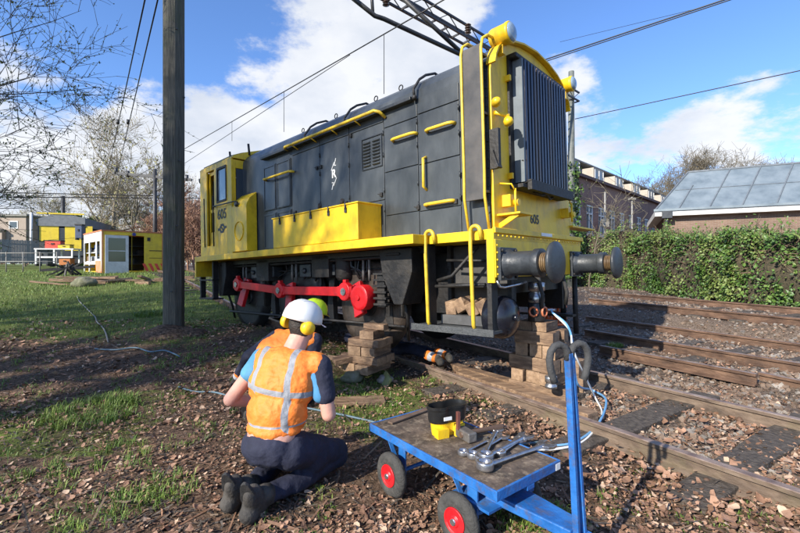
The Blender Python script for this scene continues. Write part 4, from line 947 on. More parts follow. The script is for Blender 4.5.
hm = empty('sledge_hammer', tuple(cart_px(466, 439)) , (0, 0, radians(28)), 'short grey-headed hammer lying between the tub and the spanners', 'hammer')
hm.scale = (1.4, 1.4, 1.4)
MB().box((0, 0, .022), (.045, .10, .042)).build('hammer_head', mat('worn_iron', [(.10, .09, .085), (.2, .185, .17)], 9, .5, .3, 40, metal=.4), hm, bevel=.006)
MB().tube([(-.03, 0, .022), (.03, 0, .024), (.12, .0, .022), (.2, .0, .018), (.21, 0, .016)], [.012, .012, .011, .013, .013], 8).build('hammer_handle', mat('dark_wood_handle', [(.07, .04, .025), (.12, .075, .05)], 9, .6, .2, stretch=(.3, 3, 3)), hm)
tag(MB().beam(cart_px(390, 424) + V(0, 0, .008), cart_px(428, 410) + V(0, 0, .008), .045, .012).build('flat_bar', mat('brown_flat_bar', [(.10, .065, .045), (.16, .11, .08)], 9, .6), bevel=.002), 'brown flat bar lying on the far left corner of the trolley deck', 'bar')
def spanner(a, b, s, label, lift=0, ring=True):
    s *= 1.25; p, q = cart_px(*a), cart_px(*b); p.z += .012 * s + lift; q.z += .009 * s; d = (q - p); L_ = d.length; d.normalize(); w = empty('spanner', tuple(p), label=label, cat='spanner', group='spanners on the trolley deck')
    X = d; Yv = Vector((0, 0, 1)).cross(X).normalized(); Zv = X.cross(Yv)
    w.rotation_euler = Matrix((X, Yv, Zv)).transposed().to_euler()
    m = MB()
    sh = [(.012 * s, .007 * s), (.009 * s, .005 * s), (.009 * s, .005 * s), (.012 * s, .006 * s)]; n_ = 12
    for i in range(3):
        x0, x1 = L_ * (.06 + .29 * i), L_ * (.06 + .29 * (i + 1)); a0, a1 = sh[i], sh[i + 1]
        vs = [(x0, a0[0] * cos(t_ * pi / 6), a0[1] * sin(t_ * pi / 6)) for t_ in range(12)] + [(x1, a1[0] * cos(t_ * pi / 6), a1[1] * sin(t_ * pi / 6)) for t_ in range(12)]
        m.add(vs, [(k, (k + 1) % 12, 12 + (k + 1) % 12, 12 + k) for k in range(12)], True)
    m.build('shaft', STEEL, w)
    m = MB(); R_ = .027 * s; m.lathe([(R_ * .62, -.011 * s), (R_ * .95, -.011 * s), (R_, -.007 * s), (R_, .009 * s), (R_ * .93, .013 * s), (R_ * .62, .013 * s), (R_ * .62, -.011 * s)], (0, 0, .002), (0, 0, 1), 20, cap=False)
    m.build('ring_end', STEEL, w)
    m = MB(); k = R_ * 1.15; poly = [(-.9, -.35), (-.5, -.8), (.1, -1.0), (.85, -.85), (1.0, -.55), (.25, -.45), (.05, -.2), (.05, .2), (.25, .45), (1.0, .55), (.85, .85), (.1, 1.0), (-.5, .8), (-.9, .35)]
    m.prism([(L_ + x * k - k * .2, y * k) for x, y in poly], (0, 0, .010 * s), (0, 0, -.005 * s)); m.build('open_end', STEEL, w, bevel=.0015)
spanner((485, 470), (547, 447), 1.35, 'largest spanner, nearest the corner of the trolley deck', .004)
spanner((482, 463), (497, 431), 1.15, 'spanner standing out with its jaw pointing up beside the hammer', .004)
spanner((473, 458), (503, 438), 1.0, 'shorter spanner on the left of the bundle')
spanner((486, 462), (526, 438), 1.25, 'spanner lying across the middle of the bundle', .012)
spanner((463, 455), (489, 441), .9, 'smallest spanner, leftmost on the deck')
spanner((500, 456), (520, 441), 1.0, 'spanner half hidden under the others on the right', .001)

# ---------------------------------------------------------------- people
_bm = bmesh.new(); bmesh.ops.create_icosphere(_bm, subdivisions=3, radius=1); ICV = [v.co.copy() for v in _bm.verts]; ICF = [tuple(v.index for v in f.verts) for f in _bm.faces]; _bm.free()
def blob(name, prims, mt, parent, vox=.01, smooth=4):
    m = MB()
    for p_ in prims:
        if p_[0] == 'e':
            _, c, r, *rot = p_; R = Euler(rot[0]).to_matrix() if rot else Matrix.Identity(3)
            m.add([Vector(c) + R @ Vector((v.x * r[0], v.y * r[1], v.z * r[2])) for v in ICV], ICF, True)
        else:
            _, a, b, ra, rb = p_; a = Vector(a); b = Vector(b)
            m.add([a + v * ra for v in ICV], ICF, True); m.add([b + v * rb for v in ICV], ICF, True)
            m.tube([a, b], [ra, rb], 16)
    o = m.build(name, mt, parent)
    r = o.modifiers.new('remesh', 'REMESH'); r.mode = 'VOXEL'; r.voxel_size = vox; r.use_smooth_shade = True
    s_ = o.modifiers.new('smooth', 'SMOOTH'); s_.factor = .5; s_.iterations = smooth
    return o
def cloth(o, amt=.012, size=.09):
    tx = bpy.data.textures.new('fold', 'CLOUDS'); tx.noise_scale = size; tx.noise_depth = 3
    d = o.modifiers.new('folds', 'DISPLACE'); d.texture = tx; d.strength = amt; d.mid_level = .5; d.texture_coords = 'LOCAL'
def hand(wr, d, up, s_=1, curl=.6):
    """palm, four fingers and thumb as capsules from wrist wr pointing along d"""
    wr = Vector(wr); d = Vector(d).normalized(); up = Vector(up).normalized(); sd_ = d.cross(up).normalized(); pr_ = [('e', wr + d * .045, (.030, .046, .018), Matrix((sd_, d, up)).transposed().to_euler())]
    for k, L_ in enumerate((.070, .078, .072, .058)):
        b = wr + d * .082 + sd_ * (k - 1.5) * .019; t_ = d
        for j in range(3):
            t2 = (t_ * cos(curl * .5) - up * sin(curl * .5)).normalized(); e = b + t2 * L_ * (.45, .32, .23)[j]; pr_.append(('c', b, e, .0095 - .001 * j, .0088 - .001 * j)); b = e; t_ = t2
    b = wr + d * .025 - sd_ * .028 * s_; e = b + (d * .7 - sd_ * s_ * .6 - up * .3).normalized() * .04; pr_ += [('c', b, e, .012, .010), ('c', e, e + (d * .9 - up * .4).normalized() * .03, .010, .008)]
    return pr_
vest_m = bpy.data.materials.new('hi_vis_vest_with_tape'); vest_m.use_nodes = True
t = vest_m.node_tree; n = t.nodes; l = t.links; b = n['Principled BSDF']; b.inputs['Roughness'].default_value = .65
c_ = n.new('ShaderNodeTexCoord'); sx = n.new('ShaderNodeSeparateXYZ'); l.new(c_.outputs['Object'], sx.inputs[0])
def mn(op, a, b_=None, c=None):
    q = n.new('ShaderNodeMath'); q.operation = op
    for i, v in enumerate((a, b_, c)):
        if v is None: continue
        if isinstance(v, (int, float)): q.inputs[i].default_value = v
        else: l.new(v, q.inputs[i])
    return q.outputs[0]
vert = mn('LESS_THAN', mn('ABSOLUTE', mn('SUBTRACT', mn('ABSOLUTE', sx.outputs[0]), .118)), .019)
vert = mn('MULTIPLY', vert, mn('GREATER_THAN', mn('ADD', sx.outputs[2], mn('MULTIPLY', sx.outputs[0], .9)), .56))
hor = mn('LESS_THAN', mn('ABSOLUTE', mn('SUBTRACT', mn('ADD', sx.outputs[2], mn('MULTIPLY', sx.outputs[0], .12)), .675)), .018)
hem = mn('LESS_THAN', mn('ABSOLUTE', mn('SUBTRACT', sx.outputs[2], .478)), .006)
tape = mn('MAXIMUM', mn('MAXIMUM', vert, hor), hem)
no = n.new('ShaderNodeTexNoise'); no.inputs['Scale'].default_value = 9; no.inputs['Detail'].default_value = 7; l.new(c_.outputs['Object'], no.inputs['Vector'])
rp = n.new('ShaderNodeValToRGB'); l.new(no.outputs['Fac'], rp.inputs[0]); rp.color_ramp.elements[0].position = .35; rp.color_ramp.elements[0].color = (.86, .20, .025, 1); rp.color_ramp.elements[1].position = .65; rp.color_ramp.elements[1].color = (.93, .245, .035, 1)
mx = n.new('ShaderNodeMix'); mx.data_type = 'RGBA'; l.new(tape, mx.inputs['Factor']); l.new(rp.outputs[0], mx.inputs['A']); mx.inputs['B'].default_value = (.27, .28, .30, 1); l.new(mx.outputs['Result'], b.inputs['Base Color'])
bp = n.new('ShaderNodeBump'); bp.inputs['Strength'].default_value = .7; bp.inputs['Distance'].default_value = .04; l.new(no.outputs['Fac'], bp.inputs['Height']); l.new(bp.outputs[0], b.inputs['Normal'])

def helmet(parent, c, mt, ears=True, tilt=(0, 0, 0), s=1.0):
    h_ = empty('safety_helmet', c, tilt); h_.parent = parent
    m = MB(); prof_ = [(.128, -.005), (.135, .0), (.133, .02), (.128, .05), (.112, .088), (.083, .115), (.045, .130), (.001, .134)]
    m.lathe([(a * s, b * s) for a, b in prof_], (0, 0, 0), (0, 0, 1), 36)
    for k in (-.03, 0, .03): m.tube([Vector((k * s, cos(a_) * .132 * s, sin(a_) * .132 * s)) for a_ in [pi * .12 + pi * .76 * i / 12 for i in range(13)]], .007 * s, 6)
    m.add([(sin(a_) * .13 * s, cos(a_) * .13 * s, .004) for a_ in [-1 + i * .2 for i in range(11)]] + [(sin(a_) * .15 * s, cos(a_) * .185 * s, -.012) for a_ in [-1 + i * .2 for i in range(11)]], [(i, i + 1, 12 + i, 11 + i) for i in range(10)])
    for v_i in range(len(m.v)):
        x, y, z = m.v[v_i]; m.v[v_i] = (x * .90, y * 1.08, z)
    m.build('helmet_shell', mt, h_, norm=False)
    if ears:
        for s_ in (-1, 1):
            MB().lathe([(.001, .055), (.025, .052), (.042, .04), (.047, .02), (.045, 0)], (s_ * .088, -.03, -.035), (s_, -.25, 0), 18).build('ear_defender', YEL, h_)
    return h_
def kneeler(pos, ang, label, vest, hel_mt, lean=0., arm_l=None, arm_r=None, skinarms=True, headx=.07):
    P = empty('person', pos, (0, 0, ang), label, 'person'); wd = .028
    hx = headx; neck = (hx * .8, .19, .93); head = Vector((hx, .265, 1.03))
    el = Vector(arm_l[0]) if arm_l else Vector((-.37, .10, .555)); hl = Vector(arm_l[1]) if arm_l else Vector((-.22, .42, .44))
    er = Vector(arm_r[0]) if arm_r else Vector((.32, .12, .51)); hr = Vector(arm_r[1]) if arm_r else Vector((.16, .40, .48))
    sl = Vector((-.20 + hx * .5, .15, .825)); sr = Vector((.22 + hx * .5, .14, .81))
    torso = lambda g=0: [('e', (0, .0, .40), (.165 + g, .125 + g, .11 + g)), ('e', (.005, .04, .52), (.15 + wd + g, .125 + g, .14 + g)), ('e', (.015, .09, .68), (.18 + wd + g, .13 + g, .16 + g)), ('e', (hx * .4, .13, .79), (.19 + wd + g, .11 + g, .11 + g)),
                      ('c', sl + V(.03, 0, 0), sr - V(.03, 0, 0), .062 + g, .062 + g)]
    body = torso(-.004) + [('c', (hx * .6, .16, .87), neck, .062, .058), ('c', (hx * .6, .15, .85), head - V(0, .02, .04), .072, .066), ('e', head, (.075, .092, .105)), ('e', head + V(0, .085, -.005), (.014, .02, .016)), ('e', head + V(0, .055, -.07), (.045, .035, .035)),
            ('e', head + V(-.078, -.005, -.01), (.01, .018, .03)), ('e', head + V(.078, -.005, -.01), (.01, .018, .03)),
            ('c', sl, el, .056, .045), ('c', el, hl, .045, .03), ('c', sr, er, .056, .045), ('c', er, hr, .045, .03)]
    body += hand(hl, (hl - el), (0, 0, 1), -1) + hand(hr, (hr - er), (0, 0, 1), 1)
    blob('body', body, SKIN if skinarms else NAVY, P, .0065, 3)
    blob('hair', [('e', head + V(0, -.022, .015), (.083, .088, .10)), ('e', head + V(0, -.05, -.03), (.066, .05, .055))], HAIR, P, .008, 2)
    # vest
    vp = torso(.018)[1:] + [('e', (.0, .015, .44), (.175, .135, .07))]
    o = blob('vest', vp, vest, P, .008, 2); cloth(o, .022, .11); cloth(o, .012, .035)
    # sleeves
    def sleeve(a, b, f, r, mt, nm='sleeve'): o = blob(nm, [('c', a, a.lerp(b, f), r + .006, r)], mt, P, .008, 3); cloth(o, .012, .07)
    if skinarms:
        sleeve(sl, el, .36, .066, mat('light_blue_sleeve', [(.06, .22, .38), (.09, .28, .45)], 9, .8)); sleeve(sr, er, .62, .064, NAVY)
        o = blob('sleeve_stripe', [('c', sr + V(-.022, -.02, -.04), sr.lerp(er, .6) + V(-.024, -.02, 0), .05, .05)], mat('light_blue_stripe', [(.05, .20, .38), (.08, .27, .46)], 9, .8), P, .008, 3)
    else:
        sleeve(sl, el, 1, .066, NAVY); sleeve(sr, er, 1, .066, NAVY); sleeve(el, hl, .75, .05, NAVY, 'forearm_sleeve'); sleeve(er, hr, .8, .052, NAVY, 'forearm_sleeve')
        blob('cuff', [('c', el.lerp(hl, .75), el.lerp(hl, .83), .049, .049)], ORG, P, .008, 2); blob('cuff_tape', [('c', el.lerp(hl, .86), el.lerp(hl, .9), .05, .05)], REFL, P, .008, 2)
        blob('glove', hand(hl, (hl - el), (0, 0, 1), -1) + [('c', hl, hl + (hl - el).normalized() * .05, .04, .038)], RUB, P, .006, 2)
    # trousers and boots
    tr = [('e', (0, -.01, .335), (.18, .155, .12)), ('c', (-.10, .02, .31), (-.17, .43, .14), .115, .082), ('c', (.11, .02, .31), (.24, .43, .14), .12, .082), ('c', (-.17, .44, .105), (-.12, .10, .085), .078, .065), ('c', (.24, .44, .105), (.12, .06, .085), .078, .065),
          ('c', (-.12, .12, .09), (-.12, -.06, .09), .066, .052), ('c', (.12, .08, .09), (.04, -.10, .09), .066, .052), ('c', (-.14, .2, .2), (.18, .2, .2), .1, .1)]
    o = blob('trousers', tr, NAVY, P, .011, 3); cloth(o, .03, .10)
    for nm, a, toe in (('boot', V(-.12, -.05, .10), V(-.16, -.19, .06)), ('boot', V(.03, -.10, .09), V(-.0, -.24, .05))):
        pr_ = [('c', a, a + V(0, -.04, .02), .062, .060), ('e', (a + toe) / 2 + V(0, -.03, .035), (.056, .145, .062), (-.75, 0, .12)), ('c', (a + toe) / 2 + V(0, -.06, .09), toe, .052, .05), ('e', toe + V(0, -.0, .0), (.056, .07, .054), (-.3, 0, .1))]
        bo = blob(nm, pr_, BOOT, P, .007, 3)
        m = MB(); m.prism([(cos(k * pi / 9) * .052 * (1 if sin(k * pi / 9) > 0 else .85), sin(k * pi / 9) * .135) for k in range(18)], (0, 0, .018), (0, 0, 0)); so_ = m.build('boot_sole', RUB, bo, bevel=.004)
        so_.location = (a + toe) / 2 + V(-.0, -.10, .075); so_.rotation_euler = (radians(-62), 0, radians(8))
    helmet(P, head + V(0, -.01, .045), hel_mt, True, (radians(-14), radians(8), radians(-22)))
    # face
    m = MB()
    for s_ in (-1, 1): m.add([Vector(head) + V(s_ * .03, .086, .012) + v * .011 for v in ICV], ICF, True)
    m.build('eyes', WHP, P); MB().tube([head + V(-.022, .092, -.05), head + V(0, .098, -.052), head + V(.022, .092, -.05)], .004, 6).build('mouth', RED, P)
    return P
kneeler((-.785, 2.60, H(-.68, 2.6)), radians(-14), 'person kneeling with back to us in orange vest with grey tape and white helmet', vest_m, WHITE)
kneeler((-1.24, 4.1, H(-.9, 4) - .12), radians(-10), 'person in navy and orange behind the first, wearing a lime green helmet', ORG, LIME, headx=.33, arm_l=((-.42, .28, .58), (-.62, .40, .32)), skinarms=False)
# person lying below the locomotive, legs and boots towards the rail
P = empty('person', (.22, 5.85, .09), (0, 0, radians(-28)), 'person lying on the ground under the locomotive in navy trousers with orange ankle bands', 'person')
blob('body', [('e', (-1.05, .35, .14), (.2, .17, .12)), ('e', (-.7, .3, .13), (.18, .16, .11)), ('e', (-.45, .24, .13), (.17, .15, .1)), ('e', (-1.42, .45, .15), (.1, .085, .09)), ('c', (-1.2, .38, .14), (-1.36, .43, .15), .055, .055), ('c', (-1.1, .2, .15), (-.8, .05, .1), .05, .042), ('c', (-.8, .05, .1), (-.56, .04, .2), .042, .03)] + hand((-.56, .04, .2), (1, 0, .3), (0, 0, 1)), NAVY, P, .012, 3)
o = blob('trousers', [('e', (-.42, .2, .14), (.16, .17, .11)), ('c', (-.35, .12, .13), (-.05, .02, .17), .085, .07), ('c', (-.05, .02, .17), (.28, -.05, .10), .07, .05), ('c', (-.3, .28, .13), (.0, .22, .13), .085, .07), ('c', (0, .22, .13), (.33, .17, .09), .07, .05)], NAVY, P, .01, 3); cloth(o, .02, .08)
for dy, k in ((0, 0), (.22, .05)):
    blob('trouser_cuff', [('c', (.20 + k, -.03 + dy, .12), (.30 + k, -.05 + dy, .10), .066, .062)], ORG, P, .009, 2); blob('cuff_tape', [('c', (.245 + k, -.04 + dy, .11), (.265 + k, -.045 + dy, .108), .068, .068)], REFL, P, .009, 2)
    blob('boot', [('c', (.33 + k, -.055 + dy, .10), (.36 + k, -.06 + dy, .10), .05, .05), ('e', (.40 + k, -.10 + dy, .08), (.06, .10, .05), (0, .2, .5)), ('e', (.43 + k, -.15 + dy, .07), (.05, .06, .045), (0, 0, .5))], BOOT, P, .008, 3)
# ---------------------------------------------------------------- trees
BUD = mat('spring_bud_green', [(.20, .20, .06), (.30, .28, .10)], 3, .6)
def bare_tree(name, base, h, r, seed, label, spread=.55, bark=BARK, lv=4, kids=5, leaf=0, leafm=LEAFG2, crown_from=.3, up=.15, sides=3, twig=1., group=None, ln0=.36, leafs=1., jit=.13):
    rnd = random.Random(seed); root = empty(name, base, label=label, cat='tree', group=group); tk = MB(); cr = MB(); lf = MB()
    def br(p, d, L_, r_, k):
        n_ = 5 if k < 2 else 4 if k < 3 else 3; pts = [p]; rs = [r_]; q = p.copy(); dd = d.copy()
        for i in range(n_):
            dd = (dd + Vector((rnd.gauss(0, jit), rnd.gauss(0, jit), rnd.gauss(0, jit * .7) + up * (.3 if k else 0)))).normalized(); q = q + dd * L_ / n_
            pts.append(q.copy()); rs.append(max(.0025 * twig, r_ * (1 - .72 * (i + 1) / n_)))
        (tk if k < 2 else cr).tube(pts, rs, 8 if k == 0 else 5 if k < 2 else sides, cap=False)
        if k >= lv:
            if leaf:
                for _ in range(leaf if leafs == 1 or rnd.random() < (.4 if leafs > 1 else 1) else 0):
                    i_ = rnd.randint(1, n_); c = pts[i_ - 1].lerp(pts[i_], rnd.random()) + Vector((rnd.gauss(0, .012), rnd.gauss(0, .012), rnd.gauss(0, .012))); s_ = rnd.uniform(.012, .03) * leafs
                    e = Euler((rnd.uniform(0, 3), rnd.uniform(0, 3), 0)).to_matrix(); lf.add([c + e @ Vector(v) * s_ for v in ((-1, 0, 0), (0, -.5, 0), (1, 0, 0), (0, .5, 0))], [(0, 1, 2, 3)])
            return
        kk = kids + (2 if k == 0 else 0) + rnd.randint(-1, 1)
        for j in range(kk):
            f = rnd.uniform(crown_from if k == 0 else .18, 1); i = min(n_ - 1, int(f * n_)); c = pts[i].lerp(pts[i + 1], f * n_ - i)
            a = rnd.uniform(0, 6.28); o_ = dd.orthogonal().normalized(); o_ = Matrix.Rotation(a, 3, dd) @ o_
            nd = (dd * (1 - spread) + o_ * spread * rnd.uniform(.8, 1.5) + Vector((0, 0, up))).normalized()
            br(c, nd, L_ * rnd.uniform(.42, .68) * (1 if k else ln0 / .36), max(.004 * twig, rs[i] * rnd.uniform(.45, .65)), k + 1)
    br(Vector((0, 0, -.1)), Vector((rnd.gauss(0, .05), rnd.gauss(0, .05), 1)).normalized(), h * .72, r, 0)
    tk.build('trunk', bark, root, norm=False); cr.build('crown', bark, root, norm=False)
    if leaf: lf.build('leaves', leafm, root, norm=False)
    return root
bare_tree('budding_tree', (-8.7, 6.7, .35), 8.2, .13, 17, 'budding tree whose thin branches reach in from the upper left', spread=.48, lv=5, kids=5, leaf=3, crown_from=.12, up=.06, ln0=.37, twig=1.1, jit=.11, leafs=.9)
# trees beside the photographer that shade the side of the locomotive and the lawn
bare_tree('bare_tree', (-13.4, -3.6, 0), 15, .36, 21, 'bare tree behind the photographer whose twigs dapple the locomotive', spread=.45, lv=4, kids=6, crown_from=.45, twig=2.2, ln0=.34)
bare_tree('bare_tree', (-9.6, .6, 0), 8.5, .2, 33, 'smaller bare tree just left of the photographer', spread=.5, lv=4, kids=7, crown_from=.35, twig=2.2, ln0=.36)
bare_tree('bare_tree', (-14.5, 3.2, .2), 10, .24, 44, 'bare tree left of the lawn near the fence', spread=.5, lv=4, kids=8, crown_from=.25, twig=2.6, ln0=.4)
bare_tree('bare_tree', (-10.6, -5.2, 0), 17, .42, 64, 'tall slim bare tree behind the photographer, bare of branches low down', spread=.45, lv=3, kids=5, crown_from=.72, twig=5, ln0=.28)
# background trees left
def gh(px, Y): return ((px - 400) / PX * Y, Y, H((px - 400) / PX * Y, Y) - .1)
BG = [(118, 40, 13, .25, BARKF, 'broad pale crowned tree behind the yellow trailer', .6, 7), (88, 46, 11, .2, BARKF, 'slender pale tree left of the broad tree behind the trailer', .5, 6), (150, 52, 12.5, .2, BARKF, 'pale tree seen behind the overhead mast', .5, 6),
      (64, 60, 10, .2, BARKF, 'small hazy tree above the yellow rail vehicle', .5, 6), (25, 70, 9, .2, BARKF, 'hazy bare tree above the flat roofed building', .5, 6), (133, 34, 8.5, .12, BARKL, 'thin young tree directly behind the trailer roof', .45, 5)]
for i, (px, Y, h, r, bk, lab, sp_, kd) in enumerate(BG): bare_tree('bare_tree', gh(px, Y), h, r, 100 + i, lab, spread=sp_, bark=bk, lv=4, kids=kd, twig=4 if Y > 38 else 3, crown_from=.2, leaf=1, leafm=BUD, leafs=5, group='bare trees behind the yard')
for i, (px, Y, h) in enumerate(((172, 30, 4.8), (188, 34, 5.4), (196, 28, 4.6), (181, 38, 6.2), (160, 44, 5.6), (205, 36, 5.4))):
    bare_tree('russet_tree', gh(px, Y), h, .09, 140 + i, ('russet twiggy tree hugging the left side of the pole', 'russet twiggy tree between pole and cab', 'low russet shrub close to the back of the cab', 'tall russet tree partly behind the pole', 'russet tree behind the right end of the trailer', 'russet tree behind the locomotive cab')[i], spread=.5, bark=BARKR, lv=4, kids=7, twig=5, crown_from=.04, up=.1, group='russet trees by the line')
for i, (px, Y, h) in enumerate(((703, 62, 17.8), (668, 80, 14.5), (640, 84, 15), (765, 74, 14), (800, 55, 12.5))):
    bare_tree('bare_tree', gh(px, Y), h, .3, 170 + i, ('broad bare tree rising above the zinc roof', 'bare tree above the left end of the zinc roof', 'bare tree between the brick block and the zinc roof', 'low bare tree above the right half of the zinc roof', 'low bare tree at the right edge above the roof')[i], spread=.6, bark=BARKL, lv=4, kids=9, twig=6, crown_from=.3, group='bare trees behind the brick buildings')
def leafy(name, base, R_, n_, mt, label, s=.12, cat='bush', seed=1):
    rnd = random.Random(seed); root = empty(name, base, label=label, cat=cat); m = MB(); st = MB()
    for k in range(7): a = rnd.uniform(0, 6.28); st.tube([(0, 0, 0), (cos(a) * R_[0] * .3, sin(a) * R_[1] * .3, R_[2] * .9), (cos(a) * R_[0] * .6, sin(a) * R_[1] * .6, R_[2] * 1.5)], [.06, .04, .015], 5)
    cl = [(Vector((rnd.gauss(0, .4) * R_[0], rnd.gauss(0, .4) * R_[1], R_[2] * rnd.uniform(.3, 1.7))), rnd.uniform(.18, .4)) for _ in range(26)]
    for _ in range(n_):
        c, q = rnd.choice(cl); v = Vector((rnd.gauss(0, 1), rnd.gauss(0, 1), rnd.gauss(0, 1))).normalized() * q * max(R_) * rnd.uniform(.6, 1); p_ = c + v
        e = Euler((rnd.uniform(0, 3), rnd.uniform(0, 3), rnd.uniform(0, 3))).to_matrix(); k = s * rnd.uniform(.6, 1.3); m.m = rnd.randint(0, len(mt) - 1)
        m.add([p_ + e @ Vector(w) * k for w in ((-1, 0, 0), (0, -.6, .1), (1, 0, 0), (0, .6, .1))], [(0, 1, 2, 3)])
    m.build('foliage', mt, root, norm=False); st.build('stem', BARK, root, norm=False); return root
leafy('evergreen_tree', gh(84, 50), (2.6, 2.6, 3.3), 2600, [LEAFG, LEAFG2], 'green leafy tree above the yellow rail vehicle roof', .3, 'tree', 4)
leafy('shrub', gh(108, 30), (1.6, 1.2, .9), 900, [LEAFD, LEAFG], 'dark green shrub behind the open trailer', .18, 'shrub', 6)
# far wood behind it all
m = MB(); rnd = random.Random(77)
for i in range(2600):
    px = rnd.uniform(-60, 240); Y = rnd.uniform(75, 120); p_ = Vector(gh(px, Y)); h = rnd.uniform(4, 9) * (1 if px > 40 else .75)
    q = p_ + Vector((rnd.gauss(0, .9), 0, h)); m.m = rnd.choice((0, 0, 1)); m.tube([p_ + (q - p_) * rnd.uniform(.1, .5), q], [.12, .03], 3, cap=False)
    for k in range(2): w = p_.lerp(q, rnd.uniform(.3, .9)); m.tube([w, w + Vector((rnd.gauss(0, 1.3), 0, rnd.uniform(.5, 1.8)))], [.08, .03], 3, cap=False)
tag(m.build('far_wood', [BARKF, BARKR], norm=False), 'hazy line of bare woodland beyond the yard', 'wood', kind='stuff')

# ---------------------------------------------------------------- ivy hedge at the right
hd = empty('ivy_hedge', (8.5, 12, .4), label='ragged ivy covered hedge behind the tracks at the right', cat='hedge'); O = Vector((8.5, 12, .4))
HP = [Vector((7.1, 20.0, 0)), Vector((7.3, 17.5, 0)), atz(620, 288, .5), atz(680, 295, .5), atz(740, 301, .5), atz(800, 306, .5), atz(880, 313, .5)]
for p_ in HP: p_.z = .45
seg = []; 
for a, b in zip(HP, HP[1:]): seg.append((a, b, (b - a).length))
TL = sum(s_[2] for s_ in seg)
def hpt(u_):
    d = u_ * TL
    for a, b, L_ in seg:
        if d <= L_: return a.lerp(b, d / L_), (b - a).normalized()
        d -= L_
    return seg[-1][1], (seg[-1][1] - seg[-1][0]).normalized()
rnd = random.Random(8)
def htop(u_): return 2.38 - .85 * u_ + (.55 * noise.noise(Vector((u_ * 11, 0, 0))) + .38 * noise.noise(Vector((u_ * 38, 3, 0)))) 
core = MB(); nu, nv = 120, 14; vs = []
for i in range(nu + 1):
    c, d = hpt(i / nu * .999); s_ = Vector((-d.y, d.x, 0)); s_ = s_ if s_.dot(Vector((1, 1, 0))) > 0 else -s_; h = htop(i / nu) - .10
    for j in range(nv + 1):
        a = j / nv; prx = [(.15, 0), (.06, .5), (.16, .85), (.45, 1), (.9, .95), (1.15, .5), (1.2, 0)]; k = a * 6; q = min(5, int(k)); f = k - q
        w = prx[q][0] * (1 - f) + prx[q + 1][0] * f; zz_ = prx[q][1] * (1 - f) + prx[q + 1][1] * f
        p_ = c + s_ * w + Vector((0, 0, zz_ * h)); n_ = noise.noise(p_ * 2.2) * .16 + noise.noise(p_ * 6) * .07; vs.append(p_ - s_ * n_ + Vector((0, 0, n_ * .5)) - O)
core.add(vs, [(i * (nv + 1) + j, (i + 1) * (nv + 1) + j, (i + 1) * (nv + 1) + j + 1, i * (nv + 1) + j + 1) for i in range(nu) for j in range(nv)], True)
core.build('stem_tangle', mat('hedge_twig_mass', [(.025, .024, .013), (.06, .05, .028), (.11, .085, .05)], 30, .95, .9, 60), hd, norm=False)
m = MB()
for _ in range(46000):
    u_ = rnd.random() ** .85; u_ = 1 - u_ if rnd.random() < .0 else u_; c, d = hpt(u_ * .999); s_ = Vector((-d.y, d.x, 0)); s_ = s_ if s_.dot(Vector((1, 1, 0))) > 0 else -s_
    h = htop(u_); f = rnd.random()
    dens = .46 + 1.7 * noise.noise(Vector((u_ * 22, f * 1.6, 2))) + .8 * noise.noise(Vector((u_ * 50, f * 5, 7)))
    if rnd.random() > max(.07, dens): continue
    if f < .78: p_ = c + s_ * (.0 + rnd.gauss(0, .07)) + Vector((0, 0, h * f / .78))
    else: p_ = c + s_ * rnd.uniform(0, 1.1) + Vector((0, 0, h + rnd.gauss(0, .06)))
    n_ = noise.noise(p_ * 2.2) * .22 + noise.noise(p_ * 6) * .1; p_ -= s_ * n_
    k = rnd.uniform(.022, .052); nrm = (-s_ * rnd.uniform(.3, 1) + Vector((rnd.gauss(0, .45), rnd.gauss(0, .45), rnd.uniform(.1, .9)))).normalized()
    X = nrm.orthogonal().normalized(); X = Matrix.Rotation(rnd.uniform(0, 6.28), 3, nrm) @ X; Yv = nrm.cross(X)
    hue = noise.noise(Vector((u_ * 16, f * 2, 12))); m.m = 1 if hue + rnd.gauss(0, .22) > .22 else (2 if rnd.random() < .25 else 0)
    q = p_ - O; m.add([q - X * k, q - Yv * k * .7 + nrm * k * .15, q + X * k * 1.1, q + Yv * k * .7 + nrm * k * .15], [(0, 1, 2, 3)])
tw = MB()
for _ in range(90):                             # sprigs standing out of the top and front
    u_ = rnd.random() ** .8; c, d = hpt(u_ * .999); s_ = Vector((-d.y, d.x, 0)); s_ = s_ if s_.dot(Vector((1, 1, 0))) > 0 else -s_
    p_ = c + s_ * rnd.uniform(-.05, .8) + Vector((0, 0, htop(u_) * rnd.uniform(.85, 1))) - O; dd = Vector((rnd.gauss(0, .35), rnd.gauss(0, .35), 1)).normalized(); L_ = rnd.uniform(.2, .6)
    q2 = p_ + dd * L_; tw.tube([p_, p_.lerp(q2, .5) + Vector((rnd.gauss(0, .03), 0, 0)), q2], [.008, .006, .003], 3, cap=False)
    for k in range(int(L_ * 60 * rnd.random())):
        w = p_.lerp(q2, rnd.random()) + Vector((rnd.gauss(0, .06), rnd.gauss(0, .06), rnd.gauss(0, .05))); e_ = Euler((rnd.uniform(0, 3), rnd.uniform(0, 3), 0)).to_matrix(); k_ = rnd.uniform(.02, .045); m.m = rnd.choice((0, 0, 1))
        m.add([w + e_ @ Vector(v) * k_ for v in ((-1, 0, 0), (0, -.7, .1), (1, 0, 0), (0, .7, .1))], [(0, 1, 2, 3)])
m.build('foliage', [LEAFG, LEAFG2, LEAFD], hd, norm=False)
m = tw
